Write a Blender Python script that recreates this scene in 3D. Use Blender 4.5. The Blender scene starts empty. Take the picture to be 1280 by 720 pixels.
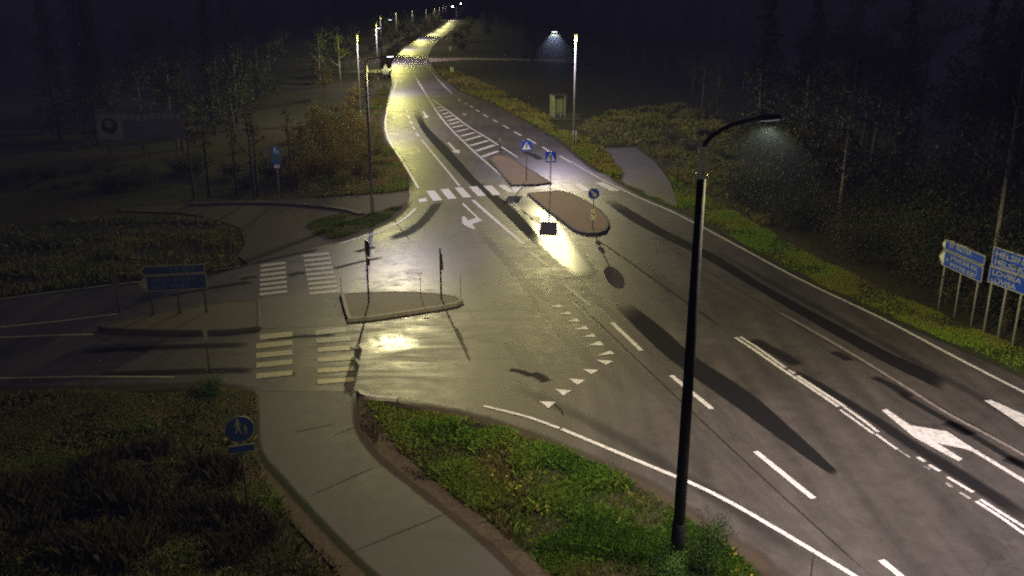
import bpy, bmesh, math, random
import numpy as np
from mathutils import Vector, Matrix
from mathutils.geometry import tessellate_polygon

random.seed(4)
scn = bpy.context.scene
col = scn.collection
R = math.radians

# ------------------------------------------------------------------ survey
# the mast camera: 12 m up, pitched 17.8 deg down.  at() gives the ground point
# (metres) of a surveyed image position, all layout below is in metres.
FPX, PITCH, CAMH = 1122.0, R(17.8), 12.0
def at(u, v, z=0.0):
    x = (u - 640.0) / FPX; y = (360.0 - v) / FPX
    Y = math.cos(PITCH) + y * math.sin(PITCH)
    Z = -math.sin(PITCH) + y * math.cos(PITCH)
    t = (z - CAMH) / Z
    return Vector((x * t, Y * t, z))
def ats(pts, z=0.0):
    return [at(u, v, z) for u, v in pts]

# ------------------------------------------------------------------ materials
def new_mat(name):
    m = bpy.data.materials.new(name); m.use_nodes = True
    nt = m.node_tree; nt.nodes.clear()
    out = nt.nodes.new('ShaderNodeOutputMaterial')
    b = nt.nodes.new('ShaderNodeBsdfPrincipled')
    nt.links.new(b.outputs[0], out.inputs[0])
    return m, nt, b, out
def nd(nt, typ, **kw):
    n = nt.nodes.new(typ)
    for k, v in kw.items(): setattr(n, k, v)
    return n
def noise(nt, scale, detail=4, vec=None, rough=.55, dist=0.0):
    n = nd(nt, 'ShaderNodeTexNoise'); n.inputs['Scale'].default_value = scale
    n.inputs['Detail'].default_value = detail; n.inputs['Roughness'].default_value = rough
    n.inputs['Distortion'].default_value = dist
    if vec is not None: nt.links.new(vec, n.inputs['Vector'])
    return n.outputs['Fac']
def wpos(nt):
    return nd(nt, 'ShaderNodeNewGeometry').outputs['Position']
def ramp(nt, fac, stops):
    r = nd(nt, 'ShaderNodeValToRGB'); e = r.color_ramp.elements
    while len(e) < len(stops): e.new(.5)
    for i, (p, c) in enumerate(stops):
        e[i].position = p
        e[i].color = (c, c, c, 1) if not hasattr(c, '__len__') else (*c, 1)
    nt.links.new(fac, r.inputs[0]); return r.outputs[0]
def mixc(nt, fac, a, b, mode='MIX'):
    m = nd(nt, 'ShaderNodeMix', data_type='RGBA', blend_type=mode)
    for s, v in ((0, fac), (6, a), (7, b)):
        if hasattr(v, 'is_linked'): nt.links.new(v, m.inputs[s])
        elif s == 0: m.inputs[0].default_value = v
        else: m.inputs[s].default_value = (*v, 1)
    return m.outputs[2]
def mth(nt, op, a, b=None, clamp=False):
    m = nd(nt, 'ShaderNodeMath', operation=op, use_clamp=clamp)
    for i, v in ((0, a), (1, b)):
        if v is None: continue
        if hasattr(v, 'is_linked'): nt.links.new(v, m.inputs[i])
        else: m.inputs[i].default_value = v
    return m.outputs[0]
def bump(nt, b, h, strength=.3, dist=.02):
    n = nd(nt, 'ShaderNodeBump'); n.inputs['Strength'].default_value = strength
    n.inputs['Distance'].default_value = dist
    nt.links.new(h, n.inputs['Height']); nt.links.new(n.outputs[0], b.inputs['Normal'])
def setv(nt, b, key, v):
    if hasattr(v, 'is_linked'): nt.links.new(v, b.inputs[key])
    elif hasattr(v, '__len__'): b.inputs[key].default_value = (*v, 1)
    else: b.inputs[key].default_value = v

def spot_mask(nt, pos, cx, cy, rx, ry, ang, soft=.6):
    """1 inside an ellipse of the ground surface, fading out at its edge"""
    mp = nd(nt, 'ShaderNodeMapping', vector_type='TEXTURE')
    mp.inputs['Location'].default_value = (cx, cy, 0)
    mp.inputs['Rotation'].default_value = (0, 0, ang)
    mp.inputs['Scale'].default_value = (rx, ry, 1000)
    nz = nd(nt, 'ShaderNodeTexNoise'); nz.inputs['Scale'].default_value = .55; nz.inputs['Detail'].default_value = 5; nt.links.new(pos, nz.inputs['Vector'])
    wv = nd(nt, 'ShaderNodeVectorMath', operation='MULTIPLY_ADD'); nt.links.new(nz.outputs['Color'], wv.inputs[0])
    wv.inputs[1].default_value = (2.4, 1.6, 0); nt.links.new(pos, wv.inputs[2])
    of = nd(nt, 'ShaderNodeVectorMath', operation='SUBTRACT'); nt.links.new(wv.outputs[0], of.inputs[0]); of.inputs[1].default_value = (1.2, .8, 0)
    nt.links.new(of.outputs[0], mp.inputs[0])
    ln = nd(nt, 'ShaderNodeVectorMath', operation='LENGTH'); nt.links.new(mp.outputs[0], ln.inputs[0])
    mr = nd(nt, 'ShaderNodeMapRange', interpolation_type='SMOOTHSTEP')
    nt.links.new(ln.outputs['Value'], mr.inputs[0])
    mr.inputs[1].default_value = 1 + soft * .5; mr.inputs[2].default_value = 1 - soft
    mr.inputs[3].default_value = 0; mr.inputs[4].default_value = 1
    return mr.outputs[0]

def asphalt(name, c1, c2, r1, r2, wet=(), grain=.35, streak=None, spec=.5):
    m, nt, b, out = new_mat(name)
    p = wpos(nt)
    big = noise(nt, .22, 5, p, .6, .4)
    mid = noise(nt, 1.7, 5, p, .65)
    fine = noise(nt, 34, 3, p, .7)
    f = mth(nt, 'ADD', mth(nt, 'MULTIPLY', big, .6), mth(nt, 'MULTIPLY', mid, .4))
    c = mixc(nt, ramp(nt, f, ((.36, 0.0), (.64, 1.0))), c1, c2)
    c = mixc(nt, grain, c, ramp(nt, fine, ((.3, .35), (.72, 1.6))), 'MULTIPLY')
    if streak:      # worn wheel tracks running along the carriageway
        mp = nd(nt, 'ShaderNodeMapping'); mp.inputs['Rotation'].default_value = (0, 0, streak)
        mp.inputs['Scale'].default_value = (1.3, .06, 1); nt.links.new(p, mp.inputs[0])
        st = noise(nt, 1.0, 3, mp.outputs[0], .6)
        c = mixc(nt, .55, c, ramp(nt, st, ((.33, .52), (.66, 1.4))), 'MULTIPLY')
    # fine cracks
    vo = nd(nt, 'ShaderNodeTexVoronoi', feature='DISTANCE_TO_EDGE'); vo.inputs['Scale'].default_value = .16
    wv = nd(nt, 'ShaderNodeVectorMath', operation='ADD')
    nz = nd(nt, 'ShaderNodeTexNoise'); nz.inputs['Scale'].default_value = .9; nz.inputs['Detail'].default_value = 6
    nt.links.new(p, nz.inputs['Vector'])
    sc = nd(nt, 'ShaderNodeVectorMath', operation='SCALE'); sc.inputs['Scale'].default_value = 2.2
    nt.links.new(nz.outputs['Color'], sc.inputs[0])
    nt.links.new(p, wv.inputs[0]); nt.links.new(sc.outputs[0], wv.inputs[1]); nt.links.new(wv.outputs[0], vo.inputs['Vector'])
    crk = ramp(nt, vo.outputs['Distance'], ((0.0, 1.0), (.006, 0.0)))
    crk = mth(nt, 'MULTIPLY', crk, ramp(nt, noise(nt, .13, 2, p), ((.5, 0.0), (.62, .6))))
    c = mixc(nt, crk, c, (.012, .012, .012))
    setv(nt, b, 'Base Color', c)
    rr = ramp(nt, mth(nt, 'ADD', mth(nt, 'MULTIPLY', big, .45), mth(nt, 'MULTIPLY', mid, .55)), ((.35, r1), (.65, r2)))
    if wet:
        zk = spot_mask(nt, p, -6.0, 34.0, 6.0, 8.5, .1)
        mp2 = nd(nt, 'ShaderNodeMapping'); mp2.inputs['Rotation'].default_value = (0, 0, R(-6)); mp2.inputs['Scale'].default_value = (.26, .95, 1); nt.links.new(p, mp2.inputs[0])
        s2 = noise(nt, 1.0, 8, mp2.outputs[0], .72, 1.4)
        c = mixc(nt, mth(nt, 'MULTIPLY', zk, .85), c, mixc(nt, 1.0, c, ramp(nt, s2, ((.36, .5), (.62, 1.3))), 'MULTIPLY'))
        setv(nt, b, 'Base Color', c)
        rr = mixc(nt, zk, rr, ramp(nt, s2, ((.34, .74), (.50, .58), (.64, .42))))
    for (cx, cy, rx, ry, ang, val) in wet:
        k = spot_mask(nt, p, cx, cy, rx, ry, ang)
        k = mth(nt, 'MULTIPLY', k, ramp(nt, noise(nt, 1.3, 6, p, .7, 1.2), ((.36, .1), (.60, 1.0))))
        rr = mixc(nt, k, rr, (val, val, val))
    setv(nt, b, 'Roughness', rr)
    b.inputs['Specular IOR Level'].default_value = spec
    bump(nt, b, fine, .25, .006)
    return m

def paint(name, c=(.62, .6, .55), wear=.35, soft=False):
    m, nt, b, out = new_mat(name)
    p = wpos(nt)
    w = noise(nt, 7, 6, p, .75)
    k = ramp(nt, w, ((.5 - .25 * wear, 0.0), (.5 + .06, 1.0))) if wear < .5 else ramp(nt, w, ((.42, 0.0), (.66, 1.0)))
    low = tuple(x * (1 - wear) + .05 * wear for x in c)
    setv(nt, b, 'Base Color', mixc(nt, k, low, c))
    setv(nt, b, 'Roughness', .55)
    return m

def plain(name, c, rough=.5, metal=0.0, var=.25, scale=6.0, emit=None, spec=.5):
    m, nt, b, out = new_mat(name)
    tc = nd(nt, 'ShaderNodeTexCoord').outputs['Object']
    n = noise(nt, scale, 5, tc, .65)
    lo = tuple(max(0, x * (1 - var)) for x in c); hi = tuple(min(1, x * (1 + var)) for x in c)
    setv(nt, b, 'Base Color', mixc(nt, ramp(nt, n, ((.3, 0.0), (.7, 1.0))), lo, hi))
    b.inputs['Roughness'].default_value = rough; b.inputs['Metallic'].default_value = metal
    b.inputs['Specular IOR Level'].default_value = spec
    if emit:
        b.inputs['Emission Color'].default_value = (*emit[0], 1); b.inputs['Emission Strength'].default_value = emit[1]
    return m

def leafy(name, rough=.6, trans=.25):
    m, nt, b, out = new_mat(name)
    a = nd(nt, 'ShaderNodeAttribute', attribute_name='Col')
    oi = nd(nt, 'ShaderNodeObjectInfo')
    c = mixc(nt, 1.0, a.outputs['Color'], ramp(nt, oi.outputs['Random'], ((0, .7), (1, 1.3))), 'MULTIPLY')
    setv(nt, b, 'Base Color', c); b.inputs['Roughness'].default_value = rough
    b.inputs['Specular IOR Level'].default_value = .25
    tr = nd(nt, 'ShaderNodeBsdfTranslucent'); nt.links.new(c, tr.inputs[0])
    mx = nd(nt, 'ShaderNodeMixShader'); mx.inputs[0].default_value = trans
    nt.links.new(b.outputs[0], mx.inputs[1]); nt.links.new(tr.outputs[0], mx.inputs[2])
    nt.links.new(mx.outputs[0], out.inputs[0])
    return m

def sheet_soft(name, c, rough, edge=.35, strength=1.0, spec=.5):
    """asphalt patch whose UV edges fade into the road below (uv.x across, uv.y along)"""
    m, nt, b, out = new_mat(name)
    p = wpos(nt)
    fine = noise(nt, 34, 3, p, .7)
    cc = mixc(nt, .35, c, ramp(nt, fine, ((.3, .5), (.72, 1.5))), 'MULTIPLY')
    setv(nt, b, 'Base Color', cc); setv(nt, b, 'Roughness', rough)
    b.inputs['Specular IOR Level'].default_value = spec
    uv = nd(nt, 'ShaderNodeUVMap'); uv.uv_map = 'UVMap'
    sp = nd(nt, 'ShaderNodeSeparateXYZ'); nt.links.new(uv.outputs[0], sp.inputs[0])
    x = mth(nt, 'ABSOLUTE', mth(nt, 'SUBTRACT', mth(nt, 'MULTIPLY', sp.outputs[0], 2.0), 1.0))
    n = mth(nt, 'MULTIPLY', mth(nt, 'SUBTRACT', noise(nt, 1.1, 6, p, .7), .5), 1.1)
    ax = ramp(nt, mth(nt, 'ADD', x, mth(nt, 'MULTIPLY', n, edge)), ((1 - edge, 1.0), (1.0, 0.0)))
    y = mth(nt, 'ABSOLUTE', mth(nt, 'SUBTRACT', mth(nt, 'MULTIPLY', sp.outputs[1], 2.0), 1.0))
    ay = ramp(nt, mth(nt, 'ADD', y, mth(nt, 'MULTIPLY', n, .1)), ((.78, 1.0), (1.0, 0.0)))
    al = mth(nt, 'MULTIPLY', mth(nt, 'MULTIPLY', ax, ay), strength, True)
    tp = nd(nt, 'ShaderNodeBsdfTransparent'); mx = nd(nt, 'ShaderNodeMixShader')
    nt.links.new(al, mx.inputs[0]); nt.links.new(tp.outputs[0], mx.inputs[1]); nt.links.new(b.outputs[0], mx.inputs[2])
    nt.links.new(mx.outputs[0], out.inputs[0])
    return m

M = {}
WET = [(-5.4, 38.5, 6.0, 5.0, 0.1, .45), (-7.2, 44.0, 5.0, 7.0, .1, .44), (4.5, 62.0, 3.6, 10.0, .15, .44), (-4.5, 31.0, 1.2, 1.0, 0.15, .29)]
M['road'] = asphalt('road asphalt', (.043, .036, .029), (.070, .061, .051), .46, .62, WET, streak=R(-33))
M['old_road'] = asphalt('older pale asphalt', (.050, .045, .041), (.075, .068, .062), .46, .56, spec=.42)
M['path'] = asphalt('path asphalt', (.050, .047, .038), (.078, .073, .060), .60, .75)
M['gravel_path'] = asphalt('gravelly path asphalt', (.042, .034, .023), (.072, .058, .040), .8, .9, spec=.2)
M['polish'] = sheet_soft('polished wheel track', (.062, .057, .048), .29, .5, spec=.4)
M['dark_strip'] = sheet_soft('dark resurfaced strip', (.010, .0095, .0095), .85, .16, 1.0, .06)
M['dark_blotch'] = sheet_soft('dark tar blotch', (.012, .011, .011), .75, .55, .85, .1)
M['seam'] = sheet_soft('seam', (.012, .012, .011), .8, .7, .8, .2)
M['seam_soft'] = sheet_soft('soft seam', (.03, .028, .022), .85, .8, .45, .2)
M['paint'] = paint('white road paint', (.60, .57, .52), .42)
M['paint_worn'] = paint('worn road paint', (.38, .36, .31), .7)
M['paint_pink'] = paint('old pinkish paint', (.30, .25, .22), .6)
M['paint_yellow'] = paint('yellowish paint', (.46, .42, .24), .5)
M['kerb'] = plain('granite kerb', (.20, .18, .15), .7, 0, .3, 5)
M['kerb_pale'] = plain('pale kerb', (.42, .40, .33), .7, 0, .3, 5)
M['kerb_dark'] = plain('dirty kerb', (.035, .032, .028), .8, 0, .3, 5)
M['galv'] = plain('galvanised steel', (.26, .25, .23), .6, 0, .15, 9)
M['galv_dark'] = plain('weathered dark pole', (.045, .042, .037), .7, 0, .3, 9, spec=.2)
M['black_pole'] = plain('black weathered pole', (.022, .021, .019), .9, 0, .35, 6, spec=.08)
M['dim_white'] = plain('dim sign face', (.12, .12, .105), .6, 0, .25, 3)  # darker copy of the white sign face
M['dim_bark'] = plain('dim bark', (.035, .03, .024), .85, 0, .45, 7)
M['dark_metal'] = plain('dark metal', (.03, .03, .03), .55, .3, .2, 9)
M['blue'] = plain('blue sign face', (.010, .060, .50), .4, 0, .10, 2)
M['blue_dim'] = plain('dull blue sign face', (.008, .022, .085), .45, 0, .15, 2)
M['teal'] = plain('teal blue sign face', (.05, .17, .26), .45, 0, .15, 2)
M['white'] = plain('white sign face', (.72, .72, .70), .45, 0, .06, 3)
M['text'] = plain('sign lettering', (.32, .34, .37), .5, 0, .1, 3)
M['dull_white'] = plain('dull white sign face', (.30, .30, .27), .6, 0, .2, 3)
M['black'] = plain('black sign figure', (.012, .012, .014), .5, 0, .1, 3)
M['yellow'] = plain('pale yellow reflector', (.85, .84, .45), .4, 0, .08, 5)
M['grey_back'] = plain('grey sign back', (.11, .11, .11), .5, .3, .15, 5)
M['bark'] = plain('bark', (.07, .055, .042), .85, 0, .45, 7)
M['birch'] = plain('birch bark', (.30, .28, .24), .8, 0, .55, 5)
M['dim_birch'] = plain('dim birch bark', (.16, .15, .12), .85, 0, .5, 5)
M['board_pale'] = plain('pale board', (.16, .16, .12), .6, 0, .3, 1.2)
M['board_dark'] = plain('dark board', (.075, .075, .08), .6, 0, .3, 1.2)
M['leaf'] = leafy('foliage')
M['blade'] = leafy('grass blades', .65, .3)
m, nt, b, out = new_mat('paving bricks')
p = wpos(nt); mp = nd(nt, 'ShaderNodeMapping'); mp.inputs['Rotation'].default_value = (0, 0, R(8)); nt.links.new(p, mp.inputs[0])
br = nd(nt, 'ShaderNodeTexBrick'); br.inputs['Scale'].default_value = 1.5
br.inputs['Color1'].default_value = (.135, .085, .052, 1); br.inputs['Color2'].default_value = (.085, .054, .036, 1)
br.inputs['Mortar'].default_value = (.020, .016, .012, 1); br.inputs['Mortar Size'].default_value = .05
nt.links.new(mp.outputs[0], br.inputs[0])
setv(nt, b, 'Base Color', mixc(nt, .6, br.outputs[0], ramp(nt, noise(nt, 1.5, 5, p), ((.3, .5), (.7, 1.4))), 'MULTIPLY'))
b.inputs['Roughness'].default_value = .75; bump(nt, b, br.outputs['Fac'], -.4, .01); M['bricks'] = m
m, nt, b, out = new_mat('red brick island')
p = wpos(nt); n1 = noise(nt, 3.0, 6, p, .7); n2 = noise(nt, .5, 3, p)
c = mixc(nt, ramp(nt, n1, ((.3, 0.0), (.7, 1.0))), (.12, .068, .034), (.19, .112, .056))
c = mixc(nt, ramp(nt, n2, ((.5, 0.0), (.75, .5))), c, (.10, .085, .025))
setv(nt, b, 'Base Color', c); b.inputs['Roughness'].default_value = .85; bump(nt, b, n1, .4, .02); M['island'] = m
M['island_grey'] = m.copy(); M['island_grey'].name = 'grey brown island'
for n_ in M['island_grey'].node_tree.nodes:
    if n_.type == 'MIX':
        for s_, c_ in ((6, (.058, .046, .028, 1)), (7, (.085, .070, .042, 1))):
            if not n_.inputs[s_].is_linked: n_.inputs[s_].default_value = c_
m, nt, b, out = new_mat('turf soil')
p = wpos(nt); n1 = noise(nt, 2.3, 7, p, .7, .3); n2 = noise(nt, .16, 4, p, .6); n3 = noise(nt, 22, 4, p, .7)
c = mixc(nt, ramp(nt, n1, ((.32, 0.0), (.68, 1.0))), (.030, .026, .014), (.050, .062, .018))
c = mixc(nt, ramp(nt, n2, ((.42, 0.0), (.62, .75))), c, (.060, .045, .020))
c = mixc(nt, .6, c, ramp(nt, n3, ((.3, .3), (.7, 1.6))), 'MULTIPLY')
setv(nt, b, 'Base Color', c); b.inputs['Roughness'].default_value = .95
b.inputs['Specular IOR Level'].default_value = .1
bump(nt, b, n3, .8, .06); M['soil'] = m
m, nt, b, out = new_mat('dead grass edge')
p = wpos(nt); n1 = noise(nt, 5, 7, p, .75)
setv(nt, b, 'Base Color', mixc(nt, ramp(nt, n1, ((.3, 0.0), (.7, 1.0))), (.035, .024, .013), (.11, .078, .042)))
b.inputs['Roughness'].default_value = .95; bump(nt, b, n1, .6, .05); M['dead'] = m
m, nt, b, out = new_mat('shelter glass')
b.inputs['Base Color'].default_value = (.20, .25, .14, 1); b.inputs['Roughness'].default_value = .25
b.inputs['Alpha'].default_value = .55; M['glass'] = m
M['lens_dim'] = plain('far lamp lens', (.25, .27, .28), .4, emit=((.8, .95, 1), .12))
m, nt, b, out = new_mat('lamp lens'); b.inputs['Base Color'].default_value = (.8, .8, .8, 1)
b.inputs['Emission Color'].default_value = (.85, 1.0, .95, 1); b.inputs['Emission Strength'].default_value = 5; M['lens'] = m

# ------------------------------------------------------------------ mesh helpers
class MB:
    def __init__(s): s.v = []; s.f = []; s.uv = None
    def add(s, vs, fs):
        o = len(s.v); s.v += [tuple(x) for x in vs]; s.f += [tuple(i + o for i in f) for f in fs]; return s
    def box(s, c, size, rz=0.0, mat=None):
        hx, hy, hz = (a / 2 for a in size)
        vs = [Vector((x, y, z)) for z in (-hz, hz) for x, y in ((-hx, -hy), (hx, -hy), (hx, hy), (-hx, hy))]
        T = Matrix.Translation(c) @ Matrix.Rotation(rz, 4, 'Z')
        if mat is not None: T = mat @ T
        return s.add([T @ v for v in vs], [(3, 2, 1, 0), (4, 5, 6, 7), (0, 1, 5, 4), (1, 2, 6, 5), (2, 3, 7, 6), (3, 0, 4, 7)])
    def tube(s, pts, rad, n=10, cap=True):
        pts = [Vector(p) for p in pts]
        rad = rad if hasattr(rad, '__len__') else [rad] * len(pts)
        rings = []
        for i, p in enumerate(pts):
            d = (pts[min(i + 1, len(pts) - 1)] - pts[max(i - 1, 0)]).normalized()
            a = d.orthogonal().normalized() if abs(d.z) < .95 else Vector((1, 0, 0))
            a = (a - d * a.dot(d)).normalized(); c = d.cross(a)
            if i and rings:      # keep rings aligned
                pa = (rings[-1][0] - pts[i - 1]); pa = (pa - d * pa.dot(d))
                if pa.length > 1e-6: a = pa.normalized(); c = d.cross(a)
            rings.append([p + (a * math.cos(2 * math.pi * k / n) + c * math.sin(2 * math.pi * k / n)) * rad[i] for k in range(n)])
        vs = [v for r in rings for v in r]; fs = []
        for i in range(len(pts) - 1):
            for k in range(n):
                fs.append((i * n + k, i * n + (k + 1) % n, (i + 1) * n + (k + 1) % n, (i + 1) * n + k))
        if cap:
            fs.append(tuple(range(n - 1, -1, -1))); fs.append(tuple((len(pts) - 1) * n + k for k in range(n)))
        return s.add(vs, fs)
    def prism(s, poly, y0, y1, mat=None):
        """polygon in the local XZ plane extruded from y0 (front, -Y side) to y1"""
        n = len(poly)
        vs = [Vector((x, y0, z)) for x, z in poly] + [Vector((x, y1, z)) for x, z in poly]
        if mat is not None: vs = [mat @ v for v in vs]
        tri = tessellate_polygon([[Vector((x, z, 0)) for x, z in poly]])
        area = sum(poly[i][0] * poly[(i + 1) % n][1] - poly[(i + 1) % n][0] * poly[i][1] for i in range(n))
        fs = []
        for t in tri:
            fs.append(tuple(t)); fs.append(tuple(n + i for i in reversed(t)))
        for i in range(n):
            j = (i + 1) % n
            fs.append((i, j, n + j, n + i) if area < 0 else (j, i, n + i, n + j))
        return s.add(vs, fs)
    def build(s, name, mat, parent=None, smooth=False, loc=None):
        me = bpy.data.meshes.new(name); me.from_pydata([tuple(v) for v in s.v], [], s.f)
        bm = bmesh.new(); bm.from_mesh(me); bmesh.ops.recalc_face_normals(bm, faces=bm.faces); bm.to_mesh(me); bm.free()
        if smooth:
            me.polygons.foreach_set('use_smooth', [True] * len(me.polygons))
        me.materials.append(mat)
        o = bpy.data.objects.new(name, me); col.objects.link(o)
        if parent is not None: o.parent = parent
        if loc is not None: o.location = loc
        return o
def flat(name, polys, z, mat, parent=None, kind=None):
    """horizontal sheet(s) from ground polygons"""
    vs, fs = [], []
    for poly in polys:
        o = len(vs); vs += [(p[0], p[1], z) for p in poly]
        tri = tessellate_polygon([[Vector((p[0], p[1], 0)) for p in poly]])
        for t in tri:
            a, b_, c = (Vector(vs[o + i]) for i in t)
            t = tuple(o + i for i in t)
            fs.append(t if (b_ - a).cross(c - a).z > 0 else t[::-1])
    me = bpy.data.meshes.new(name); me.from_pydata(vs, [], fs); me.materials.append(mat)
    o = bpy.data.objects.new(name, me); col.objects.link(o)
    if parent is not None: o.parent = parent
    if kind: o['kind'] = kind
    return o
def catmull(pts, n=6):
    pts = [Vector((p[0], p[1], 0)) for p in pts]; out = []
    P = [pts[0] * 2 - pts[1]] + pts + [pts[-1] * 2 - pts[-2]]
    for i in range(1, len(P) - 2):
        for k in range(n):
            t = k / n; a, b_, c, d = P[i - 1], P[i], P[i + 1], P[i + 2]
            out.append(.5 * ((2 * b_) + (c - a) * t + (2 * a - 5 * b_ + 4 * c - d) * t * t + (3 * b_ - a - 3 * c + d) * t ** 3))
    out.append(P[-2]); return out
def ribbon_poly(pts, w, smooth=4):
    """outline of a painted line of width w along ground points"""
    pts = catmull(pts, smooth) if len(pts) > 2 else [Vector((p[0], p[1], 0)) for p in pts]
    L, Rr = [], []
    for i, p in enumerate(pts):
        d = (pts[min(i + 1, len(pts) - 1)] - pts[max(i - 1, 0)]).normalized(); n = Vector((-d.y, d.x, 0))
        L.append(p + n * w / 2); Rr.append(p - n * w / 2)
    return L, Rr
def lines(name, list_of, z, mat, parent, kind=None):
    vs, fs = [], []
    for pts, w in list_of:
        L, Rr = ribbon_poly(pts, w); o = len(vs); n = len(L)
        vs += [(q.x, q.y, z) for q in L] + [(q.x, q.y, z) for q in Rr]
        fs += [(o + n + i, o + n + i + 1, o + i + 1, o + i) for i in range(n - 1)]
    me = bpy.data.meshes.new(name); me.from_pydata(vs, [], fs); me.materials.append(mat)
    o = bpy.data.objects.new(name, me); col.objects.link(o); o.parent = parent
    return o
def uvstrip(name, left, right, z, mat, parent, n=6):
    L = catmull(left, n); Rr = catmull(right, n); k = min(len(L), len(Rr))
    NX = 5; vs, fs, uv = [], [], []
    for i in range(k):
        for j in range(NX):
            q = L[i].lerp(Rr[i], j / (NX - 1)); vs.append((q.x, q.y, z)); uv.append((j / (NX - 1), i / (k - 1)))
    for i in range(k - 1):
        for j in range(NX - 1):
            a = i * NX + j; fs.append((a, a + 1, a + NX + 1, a + NX))
    me = bpy.data.meshes.new(name); me.from_pydata(vs, [], fs)
    bm = bmesh.new(); bm.from_mesh(me); bm.faces.ensure_lookup_table()
    for f in bm.faces:
        if f.normal.z < 0: f.normal_flip()
    lay = bm.loops.layers.uv.new('UVMap')
    for f in bm.faces:
        for l in f.loops: l[lay].uv = uv[l.vert.index]
    bm.to_mesh(me); bm.free()
    me.materials.append(mat); o = bpy.data.objects.new(name, me); col.objects.link(o); o.parent = parent
    return o
def empty(name, loc, rz=0.0, label=None, cat=None, group=None):
    o = bpy.data.objects.new(name, None); col.objects.link(o); o.location = loc; o.rotation_euler = (0, 0, rz)
    o.empty_display_size = .3
    tag(o, label, cat, group); return o
def tag(o, label=None, cat=None, group=None, kind=None):
    if label: o['label'] = label
    if cat: o['category'] = cat
    if group: o['group'] = group
    if kind: o['kind'] = kind
    return o
def copy_tree(o, parent=None):
    c = o.copy(); col.objects.link(c)
    if parent is not None: c.parent = parent
    for ch in list(o.children): copy_tree(ch, c)
    return c

# ------------------------------------------------------------------ ground, roads, paths
def ground_sheet():
    xs = np.concatenate([[-20000], np.linspace(-1500, -90, 12), np.linspace(-80, 80, 81), np.linspace(90, 1500, 12), [20000]])
    ys = np.concatenate([np.linspace(-300, -10, 6), np.linspace(0, 160, 81), np.linspace(175, 400, 14), np.linspace(450, 3000, 14), [8000, 30000]])
    X, Y = np.meshgrid(xs, ys); Z = np.full_like(X, -.05)
    v = np.stack([X.ravel(), Y.ravel(), Z.ravel()], 1); nx = len(xs)
    f = [(j * nx + i, j * nx + i + 1, (j + 1) * nx + i + 1, (j + 1) * nx + i) for j in range(len(ys) - 1) for i in range(nx - 1)]
    me = bpy.data.meshes.new('ground'); me.from_pydata(v.tolist(), [], f); me.materials.append(M['soil'])
    o = bpy.data.objects.new('ground', me); col.objects.link(o); o['kind'] = 'structure'
ground_sheet()

# left edge of the carriageway from the junction to the far end, then the right edge back
left_far = [(512, 244), (511, 234), (509, 222), (503, 208), (492, 191), (481, 177), (476.5, 163), (478, 150), (481, 136), (487, 118),
            (490, 106), (489.5, 98), (488.5, 92), (489, 86), (490, 80), (493.5, 72), (499, 66), (507, 59), (517, 52), (528, 46.5), (540, 41), (551, 35),
            (560, 27.5), (568, 19), (573, 13), (577, 8)]
right_far = [(582, 8), (579, 13), (575.5, 19), (573, 27.5), (566, 37), (556, 44), (546, 52), (539, 61), (535.5, 70), (537, 78), (544, 88), (556, 101),
             (572, 114), (590, 121), (617, 131), (647, 147), (682, 166), (703, 178), (737, 207), (757, 218), (777, 230), (812, 248),
             (860, 268), (903, 291), (949, 317), (1017.5, 354), (1100, 391), (1164, 419), (1219, 442), (1300, 478), (1420, 530)]
near_edge = [(1100, 800), (970, 724), (935, 695), (900, 673), (873, 655), (848, 637), (819, 615), (772, 593.6), (722, 572), (671, 550), (620.5, 532),
             (577, 519.6), (512, 507), (451, 492.5), (445, 489.5)]
side_low = [(320, 489.5), (240, 484), (150, 487), (60, 489), (-140, 492)]
side_top = [(-140, 383), (0, 371), (90, 362), (187, 351), (260, 341), (300, 333), (349.6, 322), (378, 314), (406, 306.5), (441.7, 296),
            (465, 286.5), (489, 274.5), (503, 262.5), (511, 252)]
road_poly = ats(left_far) + ats(right_far) + [at(1500, 800)] + ats(near_edge) + ats(side_low) + ats(side_top)
road = flat('road', [road_poly], 0.012, M['road'], kind='structure')
old = ats([(482, 139), (485, 130), (490, 117), (492.5, 106), (492, 98), (491.5, 92), (492, 86), (493, 80), (496, 72), (501, 66), (509, 59),
           (519, 52), (530, 46.5), (542, 41), (553, 35), (562, 27.5), (570, 19), (575, 11)]) + \
      ats([(578, 11), (574, 19), (569, 27.5), (560, 37), (549, 44), (537, 52), (529, 61), (524, 70), (522, 78), (522, 88), (526, 101), (533, 114), (541, 128), (547, 139)])
flat('old_surface', [old], 0.016, M['old_road'], road)

path_poly = ats([(320, 489.5), (319.5, 539), (325, 568), (346.6, 593.6), (379, 630), (415, 669), (460, 713), (520, 775), (700, 775), (649, 720),
                 (613, 684), (559, 640.5), (512, 604), (469, 568), (447, 532), (445, 489.5)])
foot_path = flat('foot_path', [path_poly], 0.008, M['path'], kind='structure')
dead = ats([(319.5, 539), (312, 570), (330, 610), (362, 650), (398, 690), (450, 745), (520, 775), (460, 713), (415, 669), (379, 630), (346.6, 593.6), (325, 568)])
flat('dead_grass_edge', [dead, ats([(447, 495), (447, 532), (469, 568), (512, 604), (559, 640.5), (613, 684), (649, 720), (700, 775), (742, 775),
     (690, 720), (650, 684), (600, 645), (548, 604), (500, 566), (476, 530), (462, 498)])], 0.0, M['dead'], foot_path)
for a, b_ in (((416, 545), (447, 533)), ((385, 621), (470, 584)), ((436, 692), (563, 640)), ((366, 541), (420, 530))):
    q = [at(*a), at(*b_)]
    L, Rr = ribbon_poly(q, .10); uvstrip('path_seam', L, Rr, .012, M['seam_soft'], foot_path, 4)
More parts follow.
